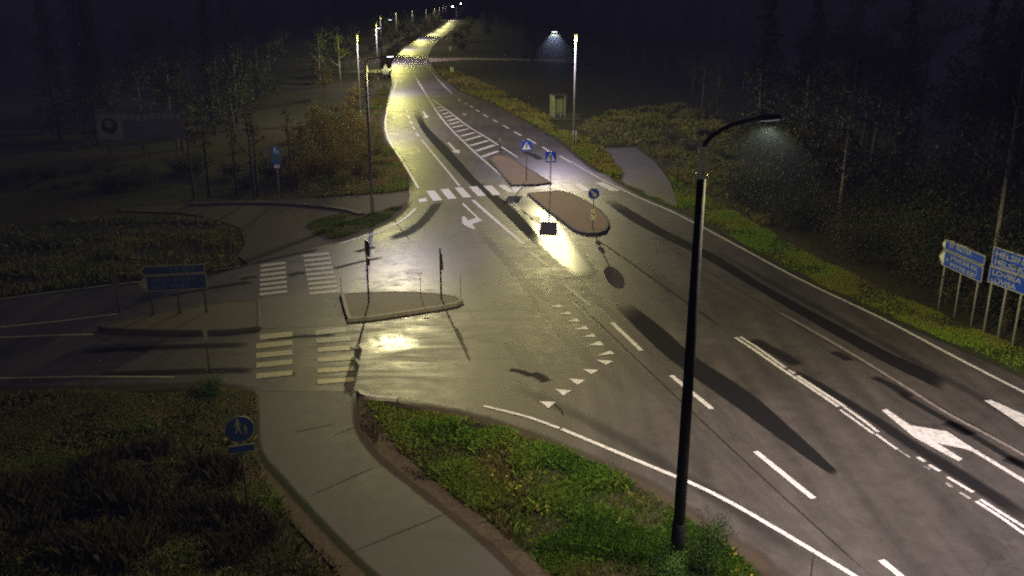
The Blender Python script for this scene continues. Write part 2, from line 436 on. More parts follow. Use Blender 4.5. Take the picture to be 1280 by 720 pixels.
plaza = ats([(312, 331), (297, 320), (306, 305), (300, 285), (262, 272), (225, 266), (150, 264), (150, 260), (225, 256), (300, 251), (399, 247.5), (442, 244.5), (489, 241.5), (512, 238),
             (511, 252), (503, 262.5), (489, 274.5), (465, 286.5), (441.7, 296), (406, 306.5), (378, 314), (349.6, 322)])
plz = flat('gravel_path', [plaza], 0.006, M['gravel_path'], kind='structure')
isl_poly = ats([(503, 258), (497, 264), (485, 274), (465, 284), (441.7, 293), (418, 299), (400, 296), (390, 291), (383, 283), (394, 275), (413, 268.5), (432, 265), (455, 268.5), (480, 263)])
flat('turf', [isl_poly], 0.016, M['soil'], plz)
rp = ats([(777, 230), (776.5, 216), (769, 205), (764, 193), (753, 186), (794, 184.5), (816, 200), (828, 214), (838, 228), (850, 262), (812, 248)])
flat('side_path', [rp], 0.008, M['path'], kind='structure')
sr = ats([(536, 72.5), (580, 72), (640, 73.2), (720, 75), (720, 78), (640, 75.6), (580, 75), (537, 77.5)])
flat('side_road', [sr], 0.009, plain('lit far road', (.22, .17, .13), .7), kind='structure')  # light from an unseen source is put into this pale road colour
sl = ats([(470, 87), (490, 85.5), (490, 89), (470, 91), (420, 92), (420, 89)])
flat('side_lane', [sl], 0.009, M['old_road'], kind='structure')
# concrete-coloured crossing refuge between the two islands of the side road
flat('crossing_refuge', [ats([(327, 372), (425, 367), (432, 400), (434, 408), (327, 411)])], 0.016, M['path'], road)

# dark strips, blotches and seams on the carriageway
def P(s, ox, oy, k): return [at(ox + x / k, oy + y / k) for x, y in s]
stripA_l = ats([(515.8, 139), (524, 157), (534, 172), (546, 186), (563, 205), (577.5, 220.6), (590, 233), (605.6, 244), (621, 259), (640, 278), (659, 297), (672, 309)])
stripA_r = ats([(524, 139), (532, 155), (546, 170.6), (559, 183), (573, 199), (588, 216), (601, 229), (620, 243), (640, 258), (655.6, 274), (668, 289), (680, 305)])
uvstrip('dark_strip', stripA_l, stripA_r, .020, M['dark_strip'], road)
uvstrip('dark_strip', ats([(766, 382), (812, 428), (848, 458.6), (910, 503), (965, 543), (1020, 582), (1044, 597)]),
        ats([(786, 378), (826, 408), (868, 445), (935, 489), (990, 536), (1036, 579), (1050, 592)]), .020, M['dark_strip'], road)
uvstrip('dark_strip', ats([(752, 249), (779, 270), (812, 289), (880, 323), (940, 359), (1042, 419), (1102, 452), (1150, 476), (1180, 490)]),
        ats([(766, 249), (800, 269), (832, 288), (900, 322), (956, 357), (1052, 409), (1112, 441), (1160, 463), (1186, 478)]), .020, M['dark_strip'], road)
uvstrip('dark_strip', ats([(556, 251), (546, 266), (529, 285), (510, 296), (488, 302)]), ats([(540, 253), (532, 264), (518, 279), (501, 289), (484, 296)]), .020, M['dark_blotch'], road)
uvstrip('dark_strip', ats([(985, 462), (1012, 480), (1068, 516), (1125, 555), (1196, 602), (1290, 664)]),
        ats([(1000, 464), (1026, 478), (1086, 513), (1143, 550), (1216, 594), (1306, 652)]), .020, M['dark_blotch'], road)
for q in ([(744, 298), (790, 330), (840, 366), (905, 412)], [(700, 349), (722, 347), (741, 345)], [(512, 300), (500, 285), (487, 268)],
          [(684, 500), (700, 512), (704, 520)]):
    L, Rr = ribbon_poly(ats(q), .16 if q[0][0] == 744 else .09); uvstrip('tar_seal', L, Rr, .0195, M['seam'], road, 4)
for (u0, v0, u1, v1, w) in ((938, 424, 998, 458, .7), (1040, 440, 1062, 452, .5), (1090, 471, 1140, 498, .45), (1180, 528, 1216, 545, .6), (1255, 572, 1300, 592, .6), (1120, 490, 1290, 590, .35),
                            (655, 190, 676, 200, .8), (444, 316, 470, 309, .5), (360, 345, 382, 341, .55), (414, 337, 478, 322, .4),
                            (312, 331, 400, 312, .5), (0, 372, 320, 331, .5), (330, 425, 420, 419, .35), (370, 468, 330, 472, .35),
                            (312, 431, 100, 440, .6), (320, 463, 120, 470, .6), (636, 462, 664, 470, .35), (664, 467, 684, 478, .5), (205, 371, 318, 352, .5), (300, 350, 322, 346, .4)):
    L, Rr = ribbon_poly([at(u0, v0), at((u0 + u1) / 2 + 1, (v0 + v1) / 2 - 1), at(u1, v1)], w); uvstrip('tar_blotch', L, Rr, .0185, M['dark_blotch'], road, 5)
# repaired rectangle in the mouth of the junction
uvstrip('repair_patch', ats([(627, 430), (650, 457), (668, 478)]), ats([(654, 430), (674, 452), (688, 472)]), .0175,
        sheet_soft('pale repair', (.085, .082, .072), .5, .15, .5), road, 4)
M['track'] = sheet_soft('worn pale wheel track', (.090, .080, .068), .5, .9, .55)
M['track_dark'] = sheet_soft('greasy dark wheel track', (.026, .023, .020), .5, .9, .5)
for q, w_, mt in (([(690, 362), (745, 415), (800, 470), (930, 598), (1050, 722)], .55, 'track'), ([(722, 352), (800, 425), (880, 500), (990, 600), (1110, 706)], .5, 'track'),
                  ([(800, 330), (900, 402), (1010, 480), (1140, 572), (1290, 680)], .6, 'track'), ([(850, 330), (960, 398), (1080, 470), (1280, 596)], .5, 'track'),
                  ([(900, 318), (1020, 384), (1150, 456), (1300, 540)], .6, 'track_dark'), ([(640, 480), (760, 540), (900, 625), (1020, 706)], .7, 'track_dark'),
                  ([(600, 290), (650, 345), (700, 410), (790, 500)], .6, 'track')):
    L, Rr = ribbon_poly(ats(q), w_); uvstrip('wheel_track', L, Rr, .0165, M[mt], road, 2)
for q in ([(715, 372), (830, 482), (960, 604), (1090, 722)], [(820, 300), (960, 385), (1120, 478), (1300, 578)]):
    L, Rr = ribbon_poly(ats(q), .07); uvstrip('lane_joint', L, Rr, .0192, M['seam'], road, 2)
# polished wheel track that mirrors the lamp
uvstrip('polished_track', ats([(634, 246), (652, 272), (665, 298), (679, 311), (700, 331), (722, 351)]), ats([(664, 246), (694, 274), (712, 294), (728, 312), (742, 330), (752, 346)]), .0185, M['polish'], road)

M['dirt'] = sheet_soft('gritty shoulder', (.060, .046, .030), .95, .75, .9, .1)
M['dirt_green'] = sheet_soft('grassy shoulder', (.034, .040, .014), .95, .8, .9, .1)
def shoulder(px, w, mat, zz=.0155):
    L, Rr = ribbon_poly(ats(px), w); uvstrip('shoulder_grit', L, Rr, zz, mat, road, 2)
shoulder([(451, 492.5), (512, 507), (577, 519.6), (620.5, 532), (671, 550), (722, 572), (772, 593.6), (819, 615), (848, 637), (873, 655), (900, 673), (935, 695), (970, 724), (1010, 760)], .85, M['dirt'])
shoulder([(757, 218), (777, 230), (812, 248), (860, 268), (903, 291), (949, 317), (1017.5, 354), (1100, 391), (1164, 419), (1219, 442), (1300, 478), (1400, 521)], .7, M['dirt_green'])
shoulder([(512, 244), (509, 222), (503, 208), (492, 191), (481, 177), (476.5, 163), (478, 150), (481, 136), (487, 118)], 1.0, M['dirt'])
shoulder([(682, 166), (703, 178), (737, 207), (757, 218)], .8, M['dirt_green'])
shoulder([(320, 489.5), (240, 484), (150, 487), (60, 489), (-100, 491)], .9, M['dirt'])
shoulder([(-100, 380), (0, 371), (90, 362), (187, 351), (260, 341), (300, 333)], .9, M['dirt_green'])
shoulder([(406, 306.5), (441.7, 296), (465, 286.5), (489, 274.5), (503, 262.5), (511, 252)], .7, M['dirt'])
shoulder([(320, 489.5), (319.5, 539), (325, 568), (346.6, 593.6), (379, 630), (415, 669), (460, 713), (500, 752)], .3, M['dirt_green'], .0115)
shoulder([(445, 491), (447, 532), (469, 568), (512, 604), (559, 640.5), (613, 684), (649, 720), (680, 752)], .3, M['dirt'], .0115)
Z1 = .024
# edge lines and centre lines
lines('edge_line', [(ats([(1090, 735), (1065, 719), (950, 650), (880, 612), (800, 578), (702, 537)]), .14), (ats([(699, 536), (660, 522), (605, 508)]), .12)], Z1, M['paint'], road)
lines('edge_line', [(ats([(1330, 514), (1280, 491), (1196, 448), (1100, 397.5), (994.6, 347), (900, 296), (840, 265), (800, 248), (756, 226.6), (728, 211), (712, 201)]), .14)], Z1, M['paint'], road)
lines('edge_line', [(ats([(523, 235.5), (510, 213), (498, 194), (487, 177), (482.5, 163), (482, 150), (485, 136), (490, 117.5), (494.5, 106), (494, 99), (491.5, 90)]), .16)], Z1, M['paint'], road)
lines('edge_line', [(ats([(425, 305), (451, 297), (479.5, 288), (505.5, 273.7), (519.6, 261)]), .16)], Z1, M['paint'], road)
lines('edge_line', [(ats([(-60, 381), (0, 374), (140, 356.5), (187, 351.5)]), .14), (ats([(264, 338.5), (300, 333)]), .12)], Z1, M['paint_yellow'], road)
lines('side_centre_line', [(ats([(-60, 416), (0, 409.5), (70, 402.5), (146, 393)]), .15), (ats([(-60, 424), (0, 422.5), (60, 420), (117, 418.5)]), .15)], Z1, M['paint_yellow'], road)
lines('side_edge_line', [(ats([(-60, 475.5), (0, 473.5), (110, 471.5), (218, 472)]), .13)], Z1, M['paint_yellow'], road)
lines('bay_edge_line', [(ats([(531, 76), (534, 82), (539, 89), (550, 102.5), (565, 117)]), .16)], Z1, M['paint'], road)
lines('centre_line', [(ats([(512.5, 79), (515, 88), (520, 97.5), (530, 114), (540, 130), (549, 144), (565, 163), (580.6, 178.4), (596, 193), (612, 207), (638, 230)]), .17)], Z1, M['paint'], road)
lines('hatch_line', [(ats([(540, 124), (548, 130), (565, 142.5), (585, 158), (605.6, 170.6), (623, 181.6)]), .16), (ats([(627, 184), (647, 197)]), .16)], Z1, M['paint'], road)
bars = [((680, 35), (715, 25)), ((700, 57), (745, 46)), ((725, 82), (775, 70)), ((745, 108), (808, 94)), ((770, 136), (842, 118)), ((785, 162), (862, 144)), ((805, 190), (895, 170)), ((835, 222), (930, 200)), ((870, 260), (980, 230)),
        ((900, 295), (1035, 255)), ((945, 335), (1095, 293)), ((990, 378), (1140, 330)), ((1040, 425), (1170, 378))]
lines('hatch_bars', [(P(b_, 440, 130, 6.4), .42) for b_ in bars], Z1 - .002, M['paint'], road)
dash = [((765, 404), (802, 439)), ((839, 470), (890, 512)), ((944, 565), (1017, 624)), ((1101, 701), (1142, 734))]
lines('lane_dashes', [(ats(d), .17) for d in dash], Z1, M['paint'], road)
dash = [((572.5, 124), (576, 127)), ((581, 129), (584, 130.8)), ((587.5, 132.5), (591, 135)), ((595, 137.5), (599.5, 140)), ((604, 143), (609.5, 146.5)), ((616, 149.8), (622, 153.2)),
        ((629, 157), (636, 161)), ((643, 165), (651.5, 170)), ((659, 173.8), (670, 179.7)), ((678, 184.2), (689, 190.8)), ((700, 195.5), (717, 205))]
lines('bay_dashes', [(ats(d), .2) for d in dash], Z1, M['paint'], road)
dash = [((507, 132), (508, 135)), ((508, 137.5), (509.2, 141)), ((509.5, 144.5), (512, 148)), ((512.5, 151.5), (515, 154.8)), ((515.5, 158.5), (518.5, 162)), ((520, 166.5), (524, 171)), ((504, 118), (505, 124)), ((499.5, 96), (501.5, 103))]
lines('lane_dashes', [(ats(d), .2) for d in dash], Z1, M['paint'], road)
lines('lane_line', [(ats([(527, 175), (545, 197), (560, 215), (574.5, 233)]), .16), (ats([(591, 250.5), (610, 267.5), (632, 286.5), (655, 306)]), .22)], Z1, M['paint'], road)
lines('lane_dashes', [(ats([(663, 316), (686, 334)]), .22)], Z1, M['paint_yellow'], road)
lines('lane_dashes', [(ats([(705, 356), (738, 383)]), .2), (ats([(640, 252), (666, 275)]), .12)], Z1, M['paint_worn'], road)
lines('double_line', [(P([(98, 270), (250, 370), (400, 475), (560, 580), (760, 715)], 900, 370, 5.145), .13)], Z1, M['paint'], road)
lines('double_line', [(P([(130, 265), (260, 350), (420, 465)], 900, 370, 5.145), .11), (P([(440, 480), (480, 502)], 900, 370, 5.145), .11), (P([(495, 515), (640, 610), (805, 718)], 900, 370, 5.145), .13)], Z1, M['paint'], road)
lines('double_line', [(ats([(1056, 510), (1080, 527), (1098, 541)]), .11), (ats([(1050, 513), (1074, 530), (1092, 543)]), .09)], Z1, M['paint'], road)
lines('double_line', [(P([(60, 15), (165, 90)], 1080, 540, 4), .09), (P([(265, 128), (305, 152)], 1080, 540, 4), .12), (P([(325, 168), (380, 200)], 1080, 540, 4), .12),
                      (P([(415, 228), (545, 305)], 1080, 540, 4), .11), (P([(580, 340), (660, 392), (800, 478), (860, 515)], 1080, 540, 4), .11), (P([(560, 350), (680, 428), (800, 512), (860, 552)], 1080, 540, 4), .11)], Z1, M['paint'], road)
lines('double_line', [(P([(170, 92), (230, 132)], 1080, 540, 4), .06), (P([(300, 175), (330, 190)], 1080, 540, 4), .07), (P([(410, 258), (440, 280)], 1080, 540, 4), .1), (P([(480, 305), (530, 338)], 1080, 540, 4), .1)], Z1, M['paint_worn'], road)
lines('lane_line', [(ats([(975, 392), (1010, 411), (1060, 440), (1120, 477), (1180, 515), (1230, 542), (1290, 575)]), .12)], Z1, M['paint_pink'], road)

# crossings
def quads(name, qs, mat, z=Z1): return flat(name, qs, z, mat, road)
cw = [[(265, 318), (295, 313), (302, 326), (270, 331)], [(297, 285), (330, 283), (362, 322), (325, 325)], [(352, 278), (385, 276), (420, 316), (385, 318)], [(410, 272), (440, 270), (478, 310), (445, 312)],
      [(467, 268), (500, 266), (537, 304), (505, 307)], [(525, 265), (560, 263), (595, 300), (565, 303)], [(583, 262), (612, 261), (655, 292), (622, 290)]]
quads('pedestrian_crossing', [P(q, 440, 150, 3.2) for q in cw] , M['paint'])
cw = [[(640, 262), (690, 262), (660, 290), (640, 285)], [(720, 278), (770, 258), (800, 258), (775, 280)], [(830, 256), (855, 255), (900, 287), (870, 289)], [(888, 257), (912, 255), (958, 284), (925, 287)], [(972, 252), (1003, 249), (1075, 284), (1035, 286)]]
quads('pedestrian_crossing', [P(q, 440, 150, 3.2) for q in cw], M['paint'])
up = []
for i in range(7):
    v = 331.2 + i * 5.95; k = i / 6
    up.append(ats([(325.5 - k, v), (357 + 2 * k, v - 3.8), (357 + 2 * k, v - .6), (325.5 - k, v + 3.4)]))
for i in range(9):
    v = 319 + i * 5.85; k = i / 8
    up.append(ats([(378.5 + 8.5 * k, v), (411 + 12 * k, v - 3.2), (411.5 + 12 * k, v - .2), (379 + 8.5 * k, v + 3.2)]))
quads('pedestrian_crossing', up, paint('crossing paint', (.46, .43, .36), .4))
lo = []
for y in (200, 257, 318, 380, 450):
    x0 = 435 if y == 200 else 412
    lo.append(P([(x0, y), (646, y - 21), (646, y + 10), (x0, y + 34)], 240, 380, 5.14))
quads('pedestrian_crossing', lo, paint('crossing paint low', (.40, .37, .22), .4))
quads('pedestrian_crossing', [P([(793, 172), (985, 155), (995, 182), (793, 202)], 240, 380, 5.14), P([(795, 228), (1015, 211), (1020, 238), (800, 255)], 240, 380, 5.14)], M['paint_worn'])
quads('pedestrian_crossing', [P([(805, y), (1040, y - 17), (1045, y + 10), (808, y + 27)], 240, 380, 5.14) for y in (285, 350, 420, 490)], M['paint_yellow'])
tri = [[(316, 645), (402, 648), (362, 682)], [(400, 580), (485, 588), (440, 615)], [(472, 525), (558, 532), (515, 558)], [(545, 475), (628, 478), (590, 502)], [(613, 425), (705, 432), (668, 452)],
       [(372, 146), (445, 148), (420, 131)], [(415, 184), (487, 186), (470, 168)], [(457, 222), (530, 224), (515, 206)], [(497, 264), (578, 264), (560, 246)], [(538, 304), (613, 304), (600, 287)], [(575, 347), (658, 350), (635, 326)], [(623, 402), (712, 394), (690, 376)]]
for t in tri: quads('yield_triangle', [P(t, 600, 350, 4.235)], M['paint'])
# arrows
quads('turn_arrow', [P([(205, 180), (235, 172), (445, 380), (515, 432), (500, 445), (365, 485), (415, 562), (345, 555), (235, 495), (213, 470), (213, 375), (250, 372), (300, 432), (425, 393)], 560, 240, 12)], M['paint'])
quads('lane_arrow', [P([(66, 130), (100, 122), (265, 235), (520, 278), (660, 370), (1060, 612), (1300, 750), (1290, 765), (1060, 640), (700, 420), (640, 398), (455, 360), (625, 468), (600, 484), (470, 415), (290, 318)], 1090, 490, 5.537)], M['paint'])
quads('lane_arrow', [P([(775, 62), (825, 60), (1060, 165), (1260, 270), (1240, 330), (1060, 252), (900, 145)], 1090, 490, 5.537)], M['paint'])
quads('turn_arrow', [P([(380, 72), (392, 70), (398, 108), (350, 112), (345, 128), (312, 114), (345, 96), (348, 104), (382, 100)], 440, 130, 6.4)], M['paint_yellow'])
quads('turn_arrow', [P([(490, 335), (498, 333), (548, 378), (548, 388), (490, 398), (500, 420), (445, 398), (460, 374), (472, 388), (530, 380)], 440, 130, 6.4)], M['paint_yellow'])
quads('lane_arrow', [P([(560, 60), (575, 58), (596, 90), (612, 92), (602, 116), (566, 104), (582, 98)], 440, 130, 6.4)], M['paint'])
quads('lane_arrow', [P([(760, 312), (778, 308), (832, 368), (862, 368), (858, 400), (795, 382), (818, 376)], 440, 130, 6.4)], M['paint'])
quads('lane_arrow', [P([(655, 355), (664, 352), (728, 386), (752, 388), (756, 420), (702, 393), (716, 390)], 440, 150, 3.2)], paint('arrow old', (.50, .46, .24), .5))
quads('bay_arrow', [P([(880, 75), (900, 78), (905, 70), (920, 90), (890, 96), (893, 88), (876, 84)], 440, 130, 6.4)], M['paint_worn'])

# ------------------------------------------------------------------ traffic islands
def inset(poly, d):
    n = len(poly); out = []
    area = sum(poly[i].x * poly[(i + 1) % n].y - poly[(i + 1) % n].x * poly[i].y for i in range(n))
    s = 1 if area > 0 else -1
    for i in range(n):
        a, b_, c = poly[i - 1], poly[i], poly[(i + 1) % n]
        d1 = (b_ - a).normalized(); d2 = (c - b_).normalized()
        n1 = Vector((-d1.y, d1.x, 0)) * s; n2 = Vector((-d2.y, d2.x, 0)) * s
        k = (n1 + n2).normalized(); f = max(.35, k.dot(n1))
        out.append(b_ + k * d / f)
    return out
def island(pts, h, kw, top_mat, kerb_mat, label):
    poly = [Vector((p.x, p.y, 0)) for p in ats(pts, h)]
    c = sum(poly, Vector()) / len(poly)
    root = empty('traffic_island', (c.x, c.y, 0.012), 0, label, 'traffic island')
    poly = [p - Vector((c.x, c.y, 0)) for p in poly]; inn = inset(poly, kw); bev = inset(poly, .03); n = len(poly)
    vs = [(p.x, p.y, 0) for p in poly] + [(p.x, p.y, h - .04) for p in poly] + [(p.x, p.y, h - .012) for p in bev] + [(p.x, p.y, h - .012) for p in inn] + [(p.x, p.y, h - .05) for p in inn]
    fs = []
    for r in range(4):
        for i in range(n):
            j = (i + 1) % n; fs.append((r * n + i, r * n + j, (r + 1) * n + j, (r + 1) * n + i))
    k = MB(); k.add(vs, fs); k.build('kerb', kerb_mat, root)
    flat('paving', [inn], h - .025, top_mat, root)
    return root
island([(425, 366), (455, 364.5), (494, 363.5), (520, 364), (537, 365), (556, 367), (572, 369.5), (578, 372.5), (578.5, 375.5), (571, 379), (550, 383), (500, 391), (465, 396), (434, 398.5), (429, 382)], .15, .16, M['bricks'], M['kerb'],
       'brick paved kerbed island with two thin sign poles in the side road mouth')
island([(122, 408), (150, 400), (190, 391), (265, 378), (325, 373), (326, 408), (290, 412), (256, 413.5), (200, 413), (156, 411.5), (130, 410)], .15, .15, M['island_grey'], M['kerb_dark'],
       'long tapering dark island carrying the blue direction sign on three posts')
island([(611, 198), (617, 194), (624, 193), (640, 197), (668, 214), (690, 228), (672, 230), (640, 231), (628, 219)], .14, .16, M['island'], M['kerb_dark'],
       'red brown wedge island between the hatching and the far side of the crossing')
island([(659, 241), (680, 239), (699, 237.5), (715, 241), (733, 250), (752, 262), (761, 273), (762, 281), (758, 288), (748, 291), (734, 291.5), (718, 287), (702, 275), (684, 262)], .14, .16, M['island'], M['kerb_dark'],
       'red brown rounded island carrying the round blue arrow sign')
# low dark kerb of the lay-by path
kb = MB(); Lk, Rk = ribbon_poly(ats([(235, 256.5), (300, 254.5), (345, 255.5), (394, 258.5), (432, 263.5), (452, 269)]), .38)
kr = empty('low_kerb', (Lk[0].x, Lk[0].y, 0), 0, 'low dark kerb curving along the gravel path to the lamp pole', 'kerb')
off = Vector((Lk[0].x, Lk[0].y, 0)); n = len(Lk)
kb.add([(q - off) + Vector((0, 0, z)) for z in (0.0, .12) for q in Lk + Rk], [(i, i + 1, 2 * n + i + 1, 2 * n + i) for i in range(n - 1)] + [(n + i + 1, n + i, 3 * n + i, 3 * n + i + 1) for i in range(n - 1)] + [(2 * n + i, 2 * n + i + 1, 3 * n + i + 1, 3 * n + i) for i in range(n - 1)])
kb.build('kerb_stone', M['kerb_dark'], kr)
# drain kerb with the bright edge at the corner of the foot path
kb = MB(); Lk, Rk = ribbon_poly(ats([(449, 491), (455, 496), (468, 499), (482, 500.2), (497, 501.5)]), .16)
off = Vector((Lk[0].x, Lk[0].y, 0)); n = len(Lk)
kr = empty('corner_kerb', off, 0, 'pale low kerb edging the grass at the foot path corner', 'kerb')
kb.add([(q - off) + Vector((0, 0, z)) for z in (0.0, .12) for q in Lk + Rk], [(i, i + 1, 2 * n + i + 1, 2 * n + i) for i in range(n - 1)] + [(n + i + 1, n + i, 3 * n + i, 3 * n + i + 1) for i in range(n - 1)] + [(2 * n + i, 2 * n + i + 1, 3 * n + i + 1, 3 * n + i) for i in range(n - 1)])
kb.build('kerb_stone', M['kerb_pale'], kr)

# ------------------------------------------------------------------ street lamps
SGN = -1.0
def lamp_data(name, power, back=.3, warm=False, cut=False):
    ld = bpy.data.lights.new(name, 'POINT'); ld.energy = power; ld.shadow_soft_size = .085
    ld.use_nodes = True; nt = ld.node_tree; nt.nodes.clear()
    out = nd(nt, 'ShaderNodeOutputLight'); em = nd(nt, 'ShaderNodeEmission')
    tc = nd(nt, 'ShaderNodeTexCoord'); sp = nd(nt, 'ShaderNodeSeparateXYZ'); nt.links.new(tc.outputs['Normal'], sp.inputs[0])
    cz = mth(nt, 'MULTIPLY', sp.outputs[2], SGN, True)          # cos of the angle from straight down
    colr = ramp(nt, cz, ((.16, (1.0, .89, .38)), (.40, (1.0, .89, .50)), (.60, (.90, .77, .96)), (1.0, (.80, .72, 1.0))))
    if cut == 'far': colr = ramp(nt, cz, ((.16, (1.0, .95, .26)), (.42, (1.0, .94, .36)), (.60, (.95, .80, .82)), (1.0, (.88, .77, .95))))
    if warm: colr = ramp(nt, cz, ((.16, (1.0, .88, .34)), (.45, (1.0, .88, .48)), (.75, (1.0, .86, .66)), (1.0, (1.0, .87, .74))))
    st = ramp(nt, cz, ((.06, 0.0), (.20, 1.0), (.34, 1.0), (.62, .52), (1.0, .28)))
    if cut == 'far': st = ramp(nt, cz, ((.06, 0.0), (.20, .85), (.34, .9), (.62, .75), (1.0, .55)))
    if cut == 'near': st = ramp(nt, cz, ((.18, 0.0), (.26, .38), (.42, .42), (.56, .62), (1.0, .30)))
    if cut is True: st = ramp(nt, cz, ((.44, 0.0), (.66, .55), (1.0, .36)))
    mr = nd(nt, 'ShaderNodeMapRange', interpolation_type='SMOOTHSTEP'); nt.links.new(sp.outputs[0], mr.inputs[0])   # less light on the side away from the road
    mr.inputs[1].default_value = -.55; mr.inputs[2].default_value = .15; mr.inputs[3].default_value = back; mr.inputs[4].default_value = 1.0
    nt.links.new(colr, em.inputs[0]); nt.links.new(mth(nt, 'MULTIPLY', st, mr.outputs[0]), em.inputs[1]); nt.links.new(em.outputs[0], out.inputs[0])
    return ld
LD = lamp_data('lamp light', 9800, .17)
LD_near = lamp_data('near lamp light', 19500, .4, True, 'near')
LD_side = lamp_data('side lamp light', 17000, .35, cut=True)
LD_bank = lamp_data('bank lamp light', 9500, 1.0, False, 'far')
LD_far = lamp_data('far lamp light', 11000, 1.0, False, 'far'); LD_far.specular_factor = .45
LD_right = lamp_data('right lamp light', 11500, .85)
def street_lamp(base, head, label, ld, pole_h=None, dark=False, r0=.11, simple=False, road_dir=None):
    """pole at base, luminaire centre at head (world)"""
    base = Vector(base); head = Vector(head); ph = pole_h or head.z - .35
    root = empty('street_lamp', base, 0, label, 'street lamp', 'street lamps along the road')
    h = head - base; d = Vector((h.x, h.y, 0)); L = d.length; d.normalize()
    pm = M['black_pole'] if dark else M['galv_dark'] if simple else M['galv']; rdv = Vector(road_dir) if road_dir else d
    n = 8 if simple else 16
    MB().tube([(0, 0, 0), (0, 0, ph * .5), (0, 0, ph)], [r0, r0 * .82, r0 * .62], n).build('pole', pm, root, True)
    if not simple: MB().tube([(0, 0, 0), (0, 0, 1.15), (0, 0, 1.2)], [r0 * 1.14, r0 * 1.14, r0 * 1.0], 16).build('base_sleeve', pm, root, True)
    bx = MB(); bx.box((0, 0, ph - .25), (.17, .17, .5)); bx.box((0, 0, ph + .02), (.2, .2, .07)); bx.box((0, 0, ph - .53), (.2, .2, .07))
    bx.build('bracket', M['dim_white'] if simple else M['yellow'], root)
    rise = h.z - ph
    pts = []
    for i in range(9):
        t = i / 8 * math.pi / 2
        pts.append(d * (L * .86 * (1 - math.cos(t))) * 1.0 + Vector((0, 0, ph + rise * math.sin(t))))
    pts.append(d * (L - .25) + Vector((0, 0, h.z + .02)))
    MB().tube(pts, [.045 if dark else .032] * 10, 8).build('arm', M['galv_dark'], root, True)
    rz = math.atan2(d.y, d.x)
    lm = MB(); T = Matrix.Translation(h) @ Matrix.Rotation(rz, 4, 'Z')
    prof = [(-.34, 0, .05), (-.26, .035, .11), (0, .045, .14), (.22, .03, .13), (.33, 0, .08)]
    vs = []; 
    for x, top, w in prof: vs += [T @ Vector((x, -w, -.03)), T @ Vector((x, -w * .6, top + .02)), T @ Vector((x, w * .6, top + .02)), T @ Vector((x, w, -.03))]
    fs = [(i * 4 + k, i * 4 + (k + 1) % 4, (i + 1) * 4 + (k + 1) % 4, (i + 1) * 4 + k) for i in range(4) for k in range(4)] + [(0, 1, 2, 3), (19, 18, 17, 16)]
    lm.add(vs, fs); lum = lm.build('luminaire', M['galv_dark'] if dark else M['galv'], root)
    ln = MB(); ln.box((.02, 0, -.045), (.4, .2, .03), 0, T); ln.build('lens', M['lens_dim' if (simple or dark) else 'lens'], lum)
    if ld is not None:
        lo_ = bpy.data.objects.new('lamp_light', ld); col.objects.link(lo_); lo_.parent = root; lo_.location = h + Vector((0, 0, -.19))
        lo_.rotation_euler = (0, 0, math.atan2(rdv.y, rdv.x))
    return root
near_base = at(845, 712, -.05)
street_lamp(near_base, (5.15, 18.2, 9.75), 'tall dark foreground lamp with curved arm rising from a bush beside the road', LD_near, 9.35, True, .135)
street_lamp(at(466, 269, -.05), (-7.1, 53.8, 8.9), 'lamp standing on the small grass patch left of the main crossing', LD, 8.75, False, .095, road_dir=(1, 0, 0))
street_lamp(at(717, 181, -.05), (3.55, 77.6, 9.5), 'lone lamp on the right verge beyond the side path with a lit misty head', LD_right, 9.3, False, .1)
street_lamp(at(451, 153, -.05), (-13.6, 94.6, 9.3), 'lamp behind golden bushes on the left bank, second of the left row', LD_bank, 8.6, False, .095)
p3 = at(473, 108, -.05)
street_lamp(p3, (p3.x + 2.0, p3.y + .5, 9.3), 'third lamp of the left row, just before the far left bend', LD_far, 8.7, False, .095)
# further lamps of the left row, about 31 m apart along the road
edge = [(at(u, v).x, at(u, v).y) for u, v in left_far]
def edge_at(y):
    for (x0, y0), (x1, y1) in zip(edge, edge[1:]):
        if min(y0, y1) <= y <= max(y0, y1) and y1 != y0 and y0 > 100: return x0 + (x1 - x0) * (y - y0) / (y1 - y0)
    return edge[-1][0]
far_lamps = []
for y, wd in ((192, 'fourth'), (248, 'fifth'), (267 + 38, 'sixth'), (360, 'seventh'), (412, 'eighth'), (466, 'ninth'), (522, 'tenth'), (580, 'eleventh')):
    x = edge_at(y) - 2.4
    r_ = street_lamp((x, y, -.05), (x + 2.2, y + .6, 9.2), wd + ' lamp of the distant left row receding towards the top of the road', LD_far, 8.8, False, .11, True)
    far_lamps.append(r_)
for (u, v, y, lab) in ((566, 11.5, 470, 'distant lit lamp seen just below the brightest far light'), (576, 4.5, 640, 'farthest and brightest lit lamp at the very top of the road')):
    dep = math.atan((360 - v) / FPX); el = PITCH - dep
    z = CAMH - y * math.tan(el); dpt = y * math.cos(PITCH) + (CAMH - z) * math.sin(PITCH); x = (u - 640) / FPX * dpt
    r_ = street_lamp((x + 1.8, y, -.05), (x, y, max(8.8, z)), lab, LD, None, False, .12, True)
    lu = [c for c in r_.children if c.name.startswith('luminaire')][0]; old_l = lu.children[0]; bpy.data.objects.remove(old_l)
    if 'far lens' not in bpy.data.materials:
        mm = M['lens'].copy(); mm.name = 'far lens'; mm.node_tree.nodes['Principled BSDF'].inputs['Emission Strength'].default_value = 60
        mm.node_tree.nodes['Principled BSDF'].inputs['Emission Color'].default_value = (1, .97, .8, 1)
    hh_ = Vector((-1.8, 0, max(8.8, z) + .05))
    MB().tube([hh_ + Vector((0, 0, .1)), hh_ + Vector((0, 0, -.02)), hh_ + Vector((0, 0, -.2)), hh_ + Vector((0, 0, -.28))], [.2, .24, .18, .08], 14).build('lens', bpy.data.materials['far lens'], lu, True)
